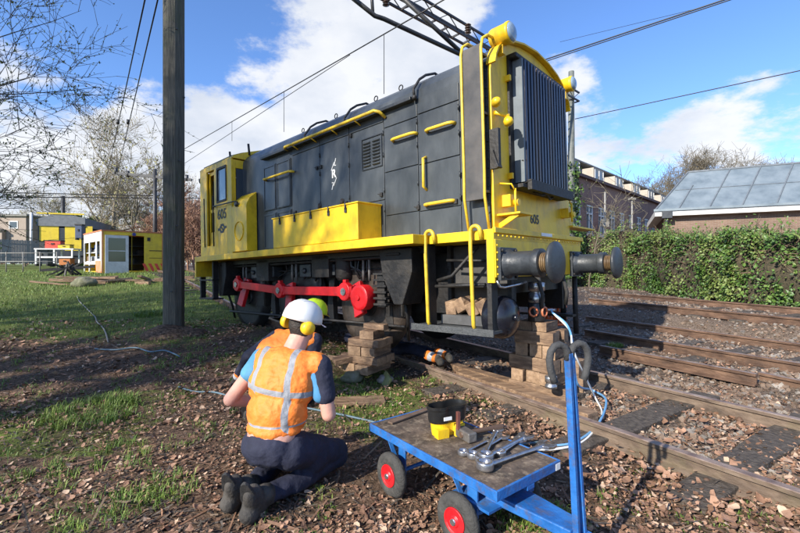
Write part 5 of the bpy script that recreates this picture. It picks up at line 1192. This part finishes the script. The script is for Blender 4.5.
for _ in range(2200):
    u_ = rnd.random(); c, d = hpt(u_ * .999); s_ = Vector((-d.y, d.x, 0)); s_ = s_ if s_.dot(Vector((1, 1, 0))) > 0 else -s_; h = htop(u_)
    p_ = c + s_ * rnd.uniform(-.05, .9) + Vector((0, 0, h * rnd.uniform(.45, 1))); pts = [p_]; dd = Vector((rnd.gauss(0, .5), rnd.gauss(0, .5), rnd.uniform(-.1, 1))).normalized()
    for k in range(4): dd = (dd + Vector((rnd.gauss(0, .3), rnd.gauss(0, .3), rnd.gauss(-.1, .25)))).normalized(); pts.append(pts[-1] + dd * rnd.uniform(.05, .16))
    m.tube([q - O for q in pts], [.008, .007, .006, .005, .003], 3, cap=False)
m.build('bramble_stems', TWIG, hd, norm=False)

# ---------------------------------------------------------------- brick block at the right
def at_h(px, Y, z): return Vector(((px - 400) / PX * Y, Y, z))
A = Vector((9.6, 23.9, 0)); D = Vector((.714, .70, 0)); Nn = Vector((-.70, .714, 0))      # facade runs away to the right
bb = empty('brick_apartment_block', tuple(A), (0, 0, atan2(D.y, D.x)), 'long purple brown brick block with white windows and roof dormers', 'building')
LNB = 26; HT = 7.05; Z0 = .3; bb.scale = (1, 1, 1.07)
wins = []
def facade(z0, z1, holes, name='wall'):
    m = MB(); xs_ = sorted(set([-6, LNB] + [h[0] for h in holes] + [h[1] for h in holes]))
    for a, b in zip(xs_, xs_[1:]):
        hs = [h for h in holes if h[0] <= a and h[1] >= b]
        z = z0
        for h in sorted(hs, key=lambda h: h[2]): m.b2((a, 0, z), (b, .3, h[2])); z = h[3]
        m.b2((a, 0, z), (b, .3, z1))
    return m
holes = []
for i in range(13):
    x = .5 + i * 1.9; holes.append((x, x + 1.05, 3.05, 4.75))
    holes.append((x, x + 1.05, .9, 2.2))
m = facade(Z0, 6.2, holes); m.b2((-6, .3, Z0), (-5.7, 9, 6.2)); m.b2((LNB - .3, .3, Z0), (LNB, 9, 6.2)); m.build('wall', BRKD, bb)
for h in holes:
    if h[2] < 2: continue
    m = MB(); a, b, c, d = h
    for x in (a + .04, b - .04, (a + b) / 2): m.b2((x - .045, .03, c), (x + .045, .12, d))
    for z in (c + .05, d - .05, d - .5): m.b2((a + .085, .032, z - .045), (b - .085, .118, z + .045))
    fr = m.build('window', WPAINT, bb)
    MB().b2((a + .05, .10, c + .05), (b - .05, .11, d - .05)).build('pane', WIN, fr)
    MB().b2((a - .06, -.06, c - .09), (b + .06, .1, c - .002)).build('sill', WPAINT, fr)
m = MB(); m.prism([(.6, 6.2), (1.9, 7.5), (9, 7.5), (9, 6.2)], (LNB + 6, 0, 0), (-6, 0, 0), (0, 1, 0), (0, 0, 1)); m.b2((-6.1, -.25, 6.12), (LNB + .1, .7, 6.28)); m.build('roof', mat('dark_roof', [(.09, .05, .045), (.14, .08, .07)], 4, .8, .2, 20), bb)
m = MB(); m.b2((-6.2, .9, 7.5), (LNB + .2, 9.2, 7.58)); m.build('cornice', CONC, bb)
for i in range(7):
    x = .2 + i * 3.8; m = MB(); m.b2((x, .2, 6.25), (x + 1.7, 2.2, 7.1)); d = m.build('dormer', mat('cream_dormer', [(.36, .31, .25), (.44, .39, .32)], 3, .7), bb)
    MB().b2((x + .15, .185, 6.45), (x + 1.55, .195, 6.98)).build('pane', WIN, d)
    fr = MB(); 
    for q in (x + .15, x + .85, x + 1.55): fr.b2((q - .04, .15, 6.42), (q + .04, .18, 7.0))
    fr.build('window_frame', WPAINT, d)
# ---------------------------------------------------------------- low building with the zinc roof
P0 = at_h(655, 22, 0); D2 = Vector((.885, -.465, 0)).normalized(); zb = empty('zinc_roofed_building', (P0.x, P0.y, 0), (0, 0, atan2(D2.y, D2.x)), 'low brick building with grey zinc sheet roof behind the hedge', 'building')
EV = 3.93; L2 = 17
m = MB(); m.b2((.45, .45, .2), (L2, .75, EV)); m.b2((.45, .75, .2), (.75, 8, EV)); m.build('wall', BRKO, zb)
m = MB(); m.b2((0, 0, EV), (L2, .9, EV + .30)); m.b2((0, .9, EV), (.9, 8, EV + .3)); m.build('eaves_board', WPAINT, zb)
m = MB(); m.b2((-.06, -.08, EV + .25), (L2, .02, EV + .36)); m.build('gutter', ZINC, zb)
E0 = EV + .32; RS, RR = 2.3, 2.6; 
a, b, c, d = Vector((.02, .02, E0)), Vector((L2, .02, E0)), Vector((L2, RR, E0 + RS)), Vector((1.75, RR, E0 + RS)); e, f = Vector((.02, 8, E0)), Vector((1.75, 8, E0 + RS)); g = Vector((L2, 8, E0 + RS))
m = MB(); dn = Vector((0, 0, -.1)); m.add([a, b, c, d, e, f, g] + [v + dn for v in (a, b, c, d, e, f, g)], [(0, 1, 2, 3), (0, 3, 5, 4), (3, 2, 6, 5), (7, 10, 9, 8), (7, 11, 12, 10), (0, 7, 8, 1), (4, 11, 7, 0), (1, 8, 9, 2)])
m.build('roof', ZINC, zb)
m = MB()
for i in range(0, 13):
    x = 1.05 + i * 1.28; t1 = min(1, max(0, (x) / 1.75)) if x < 1.75 else 1
    top = Vector((x + .0, .02 + (RR - .02) * t1, E0 + RS * t1)); top.x = min(top.x + 1.3 * t1, L2); top.x = max(top.x, 1.8 if t1 == 1 else 0); m.beam(Vector((x, .02, E0 + .02)), top + V(0, 0, .02), .05, .06)
m.beam(d + V(0, 0, .02), c + V(0, 0, .02), .12, .08); m.beam(a + V(0, 0, .02), d + V(0, 0, .02), .08, .06); m.beam(Vector((1.0, 1.3, E0 + 1.17)), Vector((L2, 1.3, E0 + 1.17)), .02, .02)
m.build('roof_seam', mat('zinc_seam', [(.10, .115, .13), (.16, .18, .2)], 5, .5), zb)
m = MB(); m.b2((.3, -.12, EV - .12), (.75, .1, EV + .25)); m.tube([(.52, .02, EV - .1), (.52, .25, EV - .5), (.52, .35, EV - .8), (.52, .36, .3)], .07, 8); m.build('downpipe', GREYD, zb)
for px, Y, y0, lab in ((605, 19, 192, 'thin grey post with a small box in front of the brick block'), (632, 21, 197, 'thin grey post with a bare top left of the downpipe')):
    b_ = at_h(px, Y, .3); r = empty('lamp_post', tuple(b_), label=lab, cat='post'); h = EYE + (264 - y0) / PX * Y - .3
    MB().tube([(0, 0, 0), (0, 0, h)], .04, 8).build('pole', CONC, r); MB().box((0, 0, h - (1.4 if px < 610 else .1)), (.28, .2, .35 if px < 610 else .1)).build('lamp_box', CONC, r)

# ---------------------------------------------------------------- masts, gantry, wires
pl = empty('wooden_pole', (-3.86, 7.2, H(-3.86, 7.2) - .1), label='tall weathered mossy wooden pole in the grass at the left', cat='pole')
MB().prism([(cos(k * pi / 5 + .3) * .168, sin(k * pi / 5 + .3) * .168) for k in range(10)], (0, 0, 8.6)).build('shaft', WOODP, pl, bevel=.012)
rnd = random.Random(5); m = MB()
for k in range(5): a = rnd.uniform(2.5, 6.5); z = .8 + k * 1.1; m.lathe([(.014, 0), (.014, .02)], (cos(a) * .17, sin(a) * .17, z), (cos(a), sin(a), 0), 6)
m.build('bolt', GREYD, pl)
rock('soil_mound', (-3.75, 7.05, H(-3.8, 7) - .06), (.55, .5, .2), 21, g_m, 'low mound of soil round the foot of the wooden pole')
gt = empty('overhead_line_gantry', (6.9, 17, .3), label='dark steel lattice gantry carrying the overhead wires above the locomotive', cat='gantry')
MAST = mat('grey_mast_steel', [(.09, .10, .09), (.16, .17, .15)], 6, .6, .2, 20); DK = mat('dark_gantry_steel', [(.022, .022, .024), (.05, .05, .05)], 6, .5, .2, 20)
m = MB(); m.tube([(0, 0, -.2), (0, 0, 8.9)], [.17, .11], 12); m.build('mast', MAST, gt)
q0 = Vector((0, 0, 7.75)); q1 = Vector((-3.86 - 6.9, 7.2 - 17, 7.75)); dd = (q1 - q0).normalized(); sd_ = dd.cross(Vector((0, 0, 1))).normalized(); m = MB()
q0 = q0 - dd * .35; Lg = (q1 - q0).length
for a, z in ((-.16, 0), (.16, 0), (-.16, .34), (.16, .34)): m.beam(q0 + sd_ * a + V(0, 0, z), q1 + sd_ * a + V(0, 0, z), .055, .055)
for k in range(int(Lg / .5)):
    a = q0 + dd * k * .5; b = a + dd * .5
    for s_ in (-.16, .16): m.beam(a + sd_ * s_ + V(0, 0, 0 if k % 2 else .34), b + sd_ * s_ + V(0, 0, 0 if k % 2 == 0 else .34), .02, .02)
    m.beam(a - sd_ * .16, a + sd_ * .16, .03, .05)
m.build('lattice_beam', DK, gt)
O = Vector((6.9, 17, .3)); m = MB()
m.tube([at(340, -12, 9.6) - O, at(375, 16, 9.9) - O, at(384, 19, 10.0) - O, at(470, 59, 11.0) - O], .055, 8); m.tube([at(396, -8, 10.3) - O, at(466, 57, 11.0) - O], .055, 8); m.tube([at(371, -16, 9.9) - O, at(373, 16, 9.9) - O], .04, 8)
m.build('registration_arm', DK, gt)
m = MB()
for (px, py, Y) in ((468, 30, 11.6), (386, 2, 10.5)):
    p_ = at(px, py, Y) - O
    for k in range(4): m.lathe([(.03, 0), (.09, .02), (.03, .06)], p_ + V(0, 0, -.1 + k * .07), (0, 0, 1), 12)
    m.cut()
m.each('insulator', mat('brown_insulator', [(.05, .03, .025), (.08, .05, .04)], 5, .3), gt)
m = MB(); rnd = random.Random(3)
for _ in range(1500):
    a = rnd.uniform(0, 6.28); z = .6 + 4.6 * rnd.random() ** 1.3; r = .2 + abs(rnd.gauss(0, .10)); c = Vector((cos(a) * r, sin(a) * r, z)); e = Euler((rnd.uniform(0, 3), rnd.uniform(0, 3), 0)).to_matrix(); k = rnd.uniform(.05, .09)
    m.m = rnd.randint(0, 1); m.add([c + e @ Vector(v) * k for v in ((-1, 0, 0), (0, -.6, 0), (1, 0, 0), (0, .6, 0))], [(0, 1, 2, 3)])
m.build('ivy', [LEAFG, LEAFD], gt, norm=False)
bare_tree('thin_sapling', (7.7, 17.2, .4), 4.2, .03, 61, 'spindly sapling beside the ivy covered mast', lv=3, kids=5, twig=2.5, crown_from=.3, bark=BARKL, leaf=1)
WIREM = mat('wire_black', [(.015, .015, .016), (.03, .03, .03)], 9, .5)
def wire(a, b, r, label, sag=.0, name='overhead_wire', extra=None):
    a = Vector(a); b = Vector(b); pts = [a.lerp(b, i / 14) - Vector((0, 0, sag * 4 * (i / 14) * (1 - i / 14))) for i in range(15)]
    m = MB().tube(pts, r, 5)
    o = empty(name, tuple(a), label=label, cat='overhead wire'); c = MB().tube([p_ - a for p_ in pts], r, 5).build('wire', WIREM, o, norm=False)
    return o, a
def yz(px, py, z): Y = (z - EYE) * PX / (264 - py); return Vector(((px - 400) / PX * Y, Y, z))
for (a, b, r, lab, ins) in (((147, -10), (97, 222), .015, 'left one of the two steep wires descending into the trees', (118, 122)), ((160, -10), (106, 222), .015, 'right one of the two steep wires descending into the trees', (128, 122))):
    o, a_ = wire(yz(*a, 6.5), yz(*b, 6.5), r, lab)
    m = MB(); c = yz(*ins, 6.5) - a_; m.tube([c - V(0, .0, .08), c + V(0, 0, .08)], .05, 8); m.build('insulator', WIREM, o)
o, a_ = wire(yz(475, -18, 6.6), yz(120, 186, 6.6), .014, 'messenger wire running down to the left above the locomotive')
m = MB()
for px, py, dy in ((384, 34, 60), (284, 92, 40), (232, 121, 20)):
    t_ = yz(px, py, 6.6) - a_; m.tube([t_, t_ - V(0, 0, dy / PX * (t_ + a_).y)], .008, 5)
m.build('dropper', WIREM, o)
wire(yz(350, 55, 6.55), yz(170, 173, 5.6), .009, 'thin contact wire branching off below the messenger wire on the left')
wire(yz(760, -12, 6.6), yz(520, 68, 6.6), .016, 'upper thick wire crossing the blue sky at the right', name='overhead_wire')
wire(yz(760, -10, 6.5), yz(520, 70, 6.5), .012, 'lower thin wire paired just below the thick one at the right')
wire(yz(840, 62, 6.2), yz(575, 119, 6.2), .014, 'wire crossing the clouds above the zinc roof')
wire(at(-20, 197, 24), at(330, 199, 36), .03, 'nearly level wire across the left background')
wire(at(-20, 192, 24), at(160, 196, 27), .03, 'level wire above the flat roofed building')
wire(at(700, 8, 9), at(560, 42, 12), .005, 'faint thin wire high in the blue sky')
ms = empty('catenary_mast', gh(155, 26.8), label='dark mast with cantilever arms beside the yellow trailer', cat='mast'); B = Vector(gh(155, 26.8)); m = MB(); zt = EYE + (264 - 169) / PX * 26.8
m.tube([(0, 0, 0), (0, 0, zt - B.z)], [.14, .11], 8); m.build('mast', DK, ms)
m = MB(); m.beam(at(113, 173, 26.8) - B, at(192, 180, 26.8) - B, .14, .16); m.beam(at(134, 176, 26.8) - B, at(154, 190, 26.8) - B, .11, .11); m.beam(at(176, 179, 26.8) - B, at(157, 190, 26.8) - B, .09, .09); m.build('cantilever', DK, ms)
m = MB()
for px, py in ((116, 171), (187, 178), (128, 174)): m.tube([at(px, py - 3, 26.8) - B, at(px, py + 3, 26.8) - B], .1, 8)
m.build('insulator', DK, ms)
ms = empty('catenary_mast', gh(63, 40), label='thin mast rising behind the yellow rail vehicle', cat='mast'); MB().tube([(0, 0, 0), (0, 0, EYE + 68 / PX * 40 - gh(63, 40)[2])], .16, 8).build('mast', DK, ms)

# ---------------------------------------------------------------- yard at the left
TYEL = mat('trailer_yellow', [(.62, .45, .02), (.72, .53, .03)], 3, .5, .1, dirt=(.3, .22, .05), damount=.5)
TWH = mat('trailer_white', [(.55, .55, .53), (.7, .7, .68)], 3, .5, .1, dirt=(.25, .22, .2), damount=.6)
SIGR = mat('sign_red', [(.6, .05, .03), (.7, .08, .04)], 5, .5)
gA = at(102, 276, 22); gB = at(163, 273.5, 24.1); ux = (gB - gA); WT = ux.length; ux.z = 0; ux.normalize(); tr = empty('work_trailer', (gA.x, gA.y, gA.z), (0, 0, atan2(ux.y, ux.x)), 'yellow and white workshop trailer with its door open', 'trailer')
TH = 2.35; DPT = 4.6
m = MB(); m.b2((0, 0, .15), (.85 - .3, .05, TH)); m.b2((1.35, 0, .15), (1.36, .05, TH)); m.b2((1.95 + .0, 0, .15), (WT, .05, TH)); m.b2((.55, 0, TH - .18), (1.95, .05, TH)); m.b2((.55, 0, .15), (1.95, .05, .22))
m.b2((WT - .05, .05, .15), (WT, DPT, TH)); m.b2((0, DPT - .05, .15), (WT - .05, DPT, TH)); m.b2((.05, .05, .15), (WT - .05, DPT - .05, .22))
m.build('body', TYEL, tr)
m = MB(); m.b2((-.03, -.03, TH), (WT + .03, DPT, TH + .07)); 
m.build('roof', mat('trailer_roof_edge', [(.4, .12, .05), (.5, .2, .07)], 3, .6), tr)
m = MB(); m.b2((0, .05, TH - .5), (.05, DPT, TH)); m.b2((0, .05, .15), (.05, 1.4, .9)); m.b2((0, .05, .9), (.05, .5, TH - .5)); m.b2((0, 1.2, .9), (.05, 1.5, TH - .5)); m.b2((0, 3.0, .15), (.05, 3.2, TH - .5)); m.b2((0, 4.4, .15), (.05, DPT, TH - .5)); m.b2((0, 1.4, .6), (.05, DPT, .75))
m.build('side_wall', TWH, tr)
m = MB(); 
for i in range(6): m.add([(-.01, .1 + i * .22, .16), (-.01, .22 + i * .22, .16), (-.01, .4 + i * .22, .8), (-.01, .28 + i * .22, .8)], [(0, 1, 2, 3)])
m.build('orange_stripe', ORG, tr, norm=False)
m = MB()
for i in range(4): x = 2.05 + i * .3; m.prism([(x, .2), (x + .15, .2), (x - .05, .65), (x - .2, .65)], (0, -.01, 0), (0, -.002, 0), (1, 0, 0), (0, 0, 1))
m.build('warning_stripe', SIGR, tr)
m = MB(); m.b2((.12, -.09, .1), (1.18, -.04, .75)); m.b2((.12, -.09, .75), (.26, -.04, 2.15)); m.b2((1.04, -.09, .75), (1.18, -.04, 2.15)); m.b2((.26, -.09, 2.0), (1.04, -.04, 2.15)); m.b2((.26, -.075, 1.3), (1.04, -.045, 1.34)); dr = m.build('door', TWH, tr); MB().b2((.26, -.07, .75), (1.04, -.06, 2.0)).build('pane', glassmat('reflection_tint_pane', (.10, .10, .05), .1), dr)  # yellow reflection in the door glass painted as pane colour
m = MB(); m.b2((-.02, -.035, .1), (.06, .0, 2.38)); m.b2((WT - .06, -.035, .1), (WT + .02, .0, 2.38)); m.b2((.06, -.035, .08), (WT - .06, .0, .16)); m.build('corner_trim', mat('trailer_orange_trim', [(.5, .2, .05), (.6, .26, .08)], 3, .6), tr)
m = MB(); 
for z in (.6, 1.1, 1.6): m.b2((1.2, .8, z), (2.4, 1.4, z + .05))
m.b2((1.4, .9, .65), (1.7, 1.3, .95)); m.b2((1.9, .9, 1.15), (2.3, 1.3, 1.4)); m.b2((.2, 1.5, .25), (3.2, 1.6, 2.2)); m.build('shelving', BLK, tr)
m = MB(); m.b2((.3, 1, -.35), (.6, 1.2, .15)); m.b2((WT - .6, 1, -.35), (WT - .3, 1.2, .15)); 
for x in (.3, WT - .5): m.lathe([(.3, 0), (.3, .2)], (x, 1.1, -.1), (1, 0, 0), 18)
m.build('running_gear', BLK, tr)
m = MB(); m.b2((.2, 2.0, 1.2), (.6, 2.8, 1.7)); o = m.build('blue_bin', mat('bin_blue', [(.03, .08, .25), (.05, .12, .32)], 5, .5)); o.parent = tr; o.name = 'shelf_box'
rb = random.Random(6)                          # gear on shelves seen through the open side
for z in (.75, 1.25):
    sh = MB().b2((.1, 1.6, z), (.7, 4.5, z + .04)).build('shelf', WPAINT, tr)
    for k in range(6):
        y = 1.7 + k * .46; MB().b2((.12, y, z + .045), (.12 + rb.uniform(.2, .5), y + rb.uniform(.2, .38), z + rb.uniform(.15, .4))).build('shelf_box', rb.choice((SIGR, BLK, CONC, TIM, GREYD, WHP)), tr, bevel=.01)
m = MB(); m.b2((2.2, -.02, 1.35), (2.9, -.002, 1.39)); m.b2((2.2, -.02, .95), (2.9, -.002, .97)); m.b2((2.1, -.03, 1.9), (2.25, -.002, 2.1)); m.build('panel_trim', BLK, tr)
MB().lathe([(.001, 0), (.09, .01), (.09, .03)], (1.45, -.03, 2.24), (0, -1, 0), 14).build('round_badge', mat('badge_blue', [(.02, .03, .2), (.05, .05, .3)], 3, .5), tr)
# yellow rail vehicle further back
gA = at(38, 267, 33); gB = at(84, 266, 34); ux = gB - gA; WT = ux.length; ux.z = 0; ux.normalize(); rv = empty('rail_vehicle', tuple(gA), (0, 0, atan2(ux.y, ux.x)), 'yellow ended rail vehicle with a grey roof at the far left', 'rail vehicle'); TH = (267 - 213) / PX * 33
m = MB(); m.b2((0, 0, .9), (WT, 7, TH - 1.1)); m.b2((0, .02, TH - 1.1), (.15, 7, TH - .5)); m.build('body', GREYD, rv)
m = MB(); m.b2((.1, -.03, 1.5), (1.35, 0, TH - .95)); m.b2((1.75, -.03, 1.3), (2.85, 0, TH - .95)); m.b2((3.15, -.03, 1.5), (3.6, 0, TH - .95)); m.build('end_panel', TYEL, rv)
m = MB(); m.prism([(-.1, TH - 1.0), (-.1, TH - .5), (1.2, TH + .0), (WT - 1.2, TH + .0), (WT + .1, TH - .3), (WT + .1, TH - 1.0)], (0, 7, 0), (0, -.1, 0), (1, 0, 0), (0, 0, 1)); m.build('roof', mat('grey_roof', [(.12, .13, .14), (.18, .19, .2)], 4, .6), rv)
m = MB(); m.b2((-.05, -.14, TH - .07), (WT + .05, -.11, TH + .05)); m.build('roof_edge', TYEL, rv)
m = MB(); m.b2((0, .1, .3), (WT, 6.5, .9)); 
for x in (.6, WT - .8): m.lathe([(.45, 0), (.45, .2)], (x, .6, .45), (1, 0, 0), 18)
m.build('underframe', BLK, rv)
m = MB(); m.tube([(-.35, -.2, .4), (-.35, -.2, TH)], .1, 8); m.build('white_post', WHP, rv)
# clutter in front of the vehicle and the trailer
def clutter(px, py, Y, dims, mt, name, lab, cat, rot=.2):
    p_ = at(px, py, Y); r = empty(name, tuple(p_), (0, 0, rot), lab, cat); w, d, h = dims
    MB().b2((-w / 2, -d / 2, h * .12), (w / 2, d / 2, h)).build('case', mt, r, bevel=.02)
    m = MB(); m.b2((-w / 2 - .02, -d / 2 - .02, h), (w / 2 + .02, d / 2 + .02, h * 1.1)); m.b2((-w * .1, -d / 2 - .04, h * .6), (w * .1, -d / 2, h * .75)); m.build('lid', BLK if mt is not BLK else GREYD, r)
    m = MB()
    for x in (-.4, .4): m.b2((w * x - .04, -d / 2, 0), (w * x + .04, d / 2, h * .12))
    m.build('skid', BLK, r)
bench = empty('work_bench', tuple(at(58, 264, 28)), (0, 0, .1), 'white topped bench crowded with gear left of the trailer', 'bench')
MB().b2((-1.2, -.4, .95), (1.2, .4, 1.02)).build('bench_top', WHP, bench); m = MB()
for x in (-1.1, 0, 1.1):
    for y in (-.35, .35): m.b2((x - .04, y - .04, 0), (x + .04, y + .04, .95))
m.b2((-1.1, -.37, .4), (1.1, -.33, .5)); m.build('bench_frame', WHP, bench)
clutter(55, 249.5, 28, (.9, .5, .55), SIGR, 'tool_case', 'red case on the crowded bench', 'case'); clutter(66, 249.5, 28, (.7, .5, .3), TYEL, 'tool_case', 'pale yellow case on the crowded bench', 'case'); clutter(46, 249.5, 28, (.5, .5, .5), BLK, 'tool_case', 'black case at the left end of the crowded bench', 'case')
clutter(67, 266, 25.8, (.6, .5, .45), mat('faded_orange', [(.40, .13, .03), (.5, .18, .05)], 5, .7), 'crate', 'orange crate standing just left of the trailer', 'crate'); clutter(80, 240, 29.5, (.42, .42, 1.0), mat('blue_grey_tank', [(.04, .06, .11), (.07, .09, .15)], 5, .5), 'barrel_tank', 'dark blue tank standing behind the trailer at its left end', 'tank')
clutter(44, 266, 28, (.8, .6, 1.1), GREYD, 'generator', 'dark generator under the bench end at the far left', 'generator')
m = MB(); rnd = random.Random(2)
tl = empty('steel_trestle', tuple(at(64, 277, 20)), (0, 0, .3), 'tangle of black steel trestle legs on the grass left of the trailer', 'trestle')
for k in range(9): m.beam((rnd.uniform(-.7, .7), rnd.uniform(-.3, .3), .02), (rnd.uniform(-.5, 1.0), rnd.uniform(-.3, .3), rnd.uniform(.3, .75)), .07, .07)
m.build('legs', BLK, tl)
m = MB(); m.beam((-.9, 0, .32), (1.2, .1, .5), .09, .12); m.build('crossbar', BLK, tl)
# rubble and timber along the embankment between trailer and pole
pileo = empty('timber_pile', tuple(at(128, 282, 16.5)), label='scattered pile of old broken timbers below the trailer', cat='timber pile'); rnd = random.Random(12)
for k in range(22):
    a = rnd.gauss(.1, .5); c = Vector((rnd.uniform(-2.2, 2.8), rnd.uniform(-1.2, .8), rnd.uniform(.0, .18))); L_ = rnd.uniform(.3, 1.0)
    d = Vector((cos(a), sin(a), rnd.gauss(0, .08))); MB().beam(c - d * L_, c + d * L_, rnd.uniform(.08, .16), rnd.uniform(.05, .12)).build('timber', rnd.choice((TIM, SLP, TIM)), pileo, bevel=.008)
# fence and flat building, far left
fa, fb = at(-30, 262, 30), at(40, 263, 33); fn = empty('board_fence', tuple(fa), label='pale grey board fence at the far left', cat='fence'); d = fb - fa; n_ = 44; m = MB()
for k in range(n_):
    p_ = d * (k / n_); m.box(p_ + V(0, 0, .85), (d.length / n_ * .86, .03, 1.7 + .04 * (k % 3)), (0, 0, atan2(d.y, d.x)))
m.build('boards', mat('grey_fence', [(.2, .2, .2), (.3, .3, .29)], 3, .8), fn)
m = MB(); m.beam(V(0, .05, .4), d + V(0, .05, .4), .05, .1); m.beam(V(0, .05, 1.4), d + V(0, .05, 1.4), .05, .1); m.build('fence_rail', SLP, fn)
rf = empty('railing', tuple(at(2, 272, 20)), label='low thin railing in front of the board fence', cat='railing'); m = MB()
for k in range(5): m.tube([(k * .8 - .6, 0, 0), (k * .8 - .6, 0, .95)], .025, 6)
m.tube([(-.6, 0, .9), (2.6, 0, .9)], .02, 6); m.tube([(-.6, 0, .5), (2.6, 0, .5)], .02, 6); m.build('bars', CONC, rf)
fbld = empty('flat_roofed_building', tuple(at(-20, 262, 44)), (0, 0, .05), 'low beige flat roofed building at the far left', 'building')
bw = 7.0; m = MB(); hh = (262 - 216) / PX * 44; m.b2((0, 0, 0), (4.6, 6, hh)); m.b2((-6, -.5, 0), (2.6, -.02, hh - 1.6)); m.build('wall', mat('beige_render', [(.30, .24, .19), (.36, .29, .23)], 2, .8), fbld)
m = MB(); m.b2((-.2, -.2, hh), (4.8, 6.2, hh + .2)); m.b2((-6.2, -.7, hh - 1.6), (2.6, -.0, hh - 1.4)); m.build('roof', CONC, fbld)
for x in (.6, 2.9): w = MB().b2((x, -.04, hh - 1.3), (x + .9, -.0, hh - .5)).build('window', WPAINT, fbld); MB().b2((x + .1, -.06, hh - 1.2), (x + .8, -.045, hh - .6)).build('pane', WIN, w)
# low grey wall and ballast behind the cab, left of the tracks
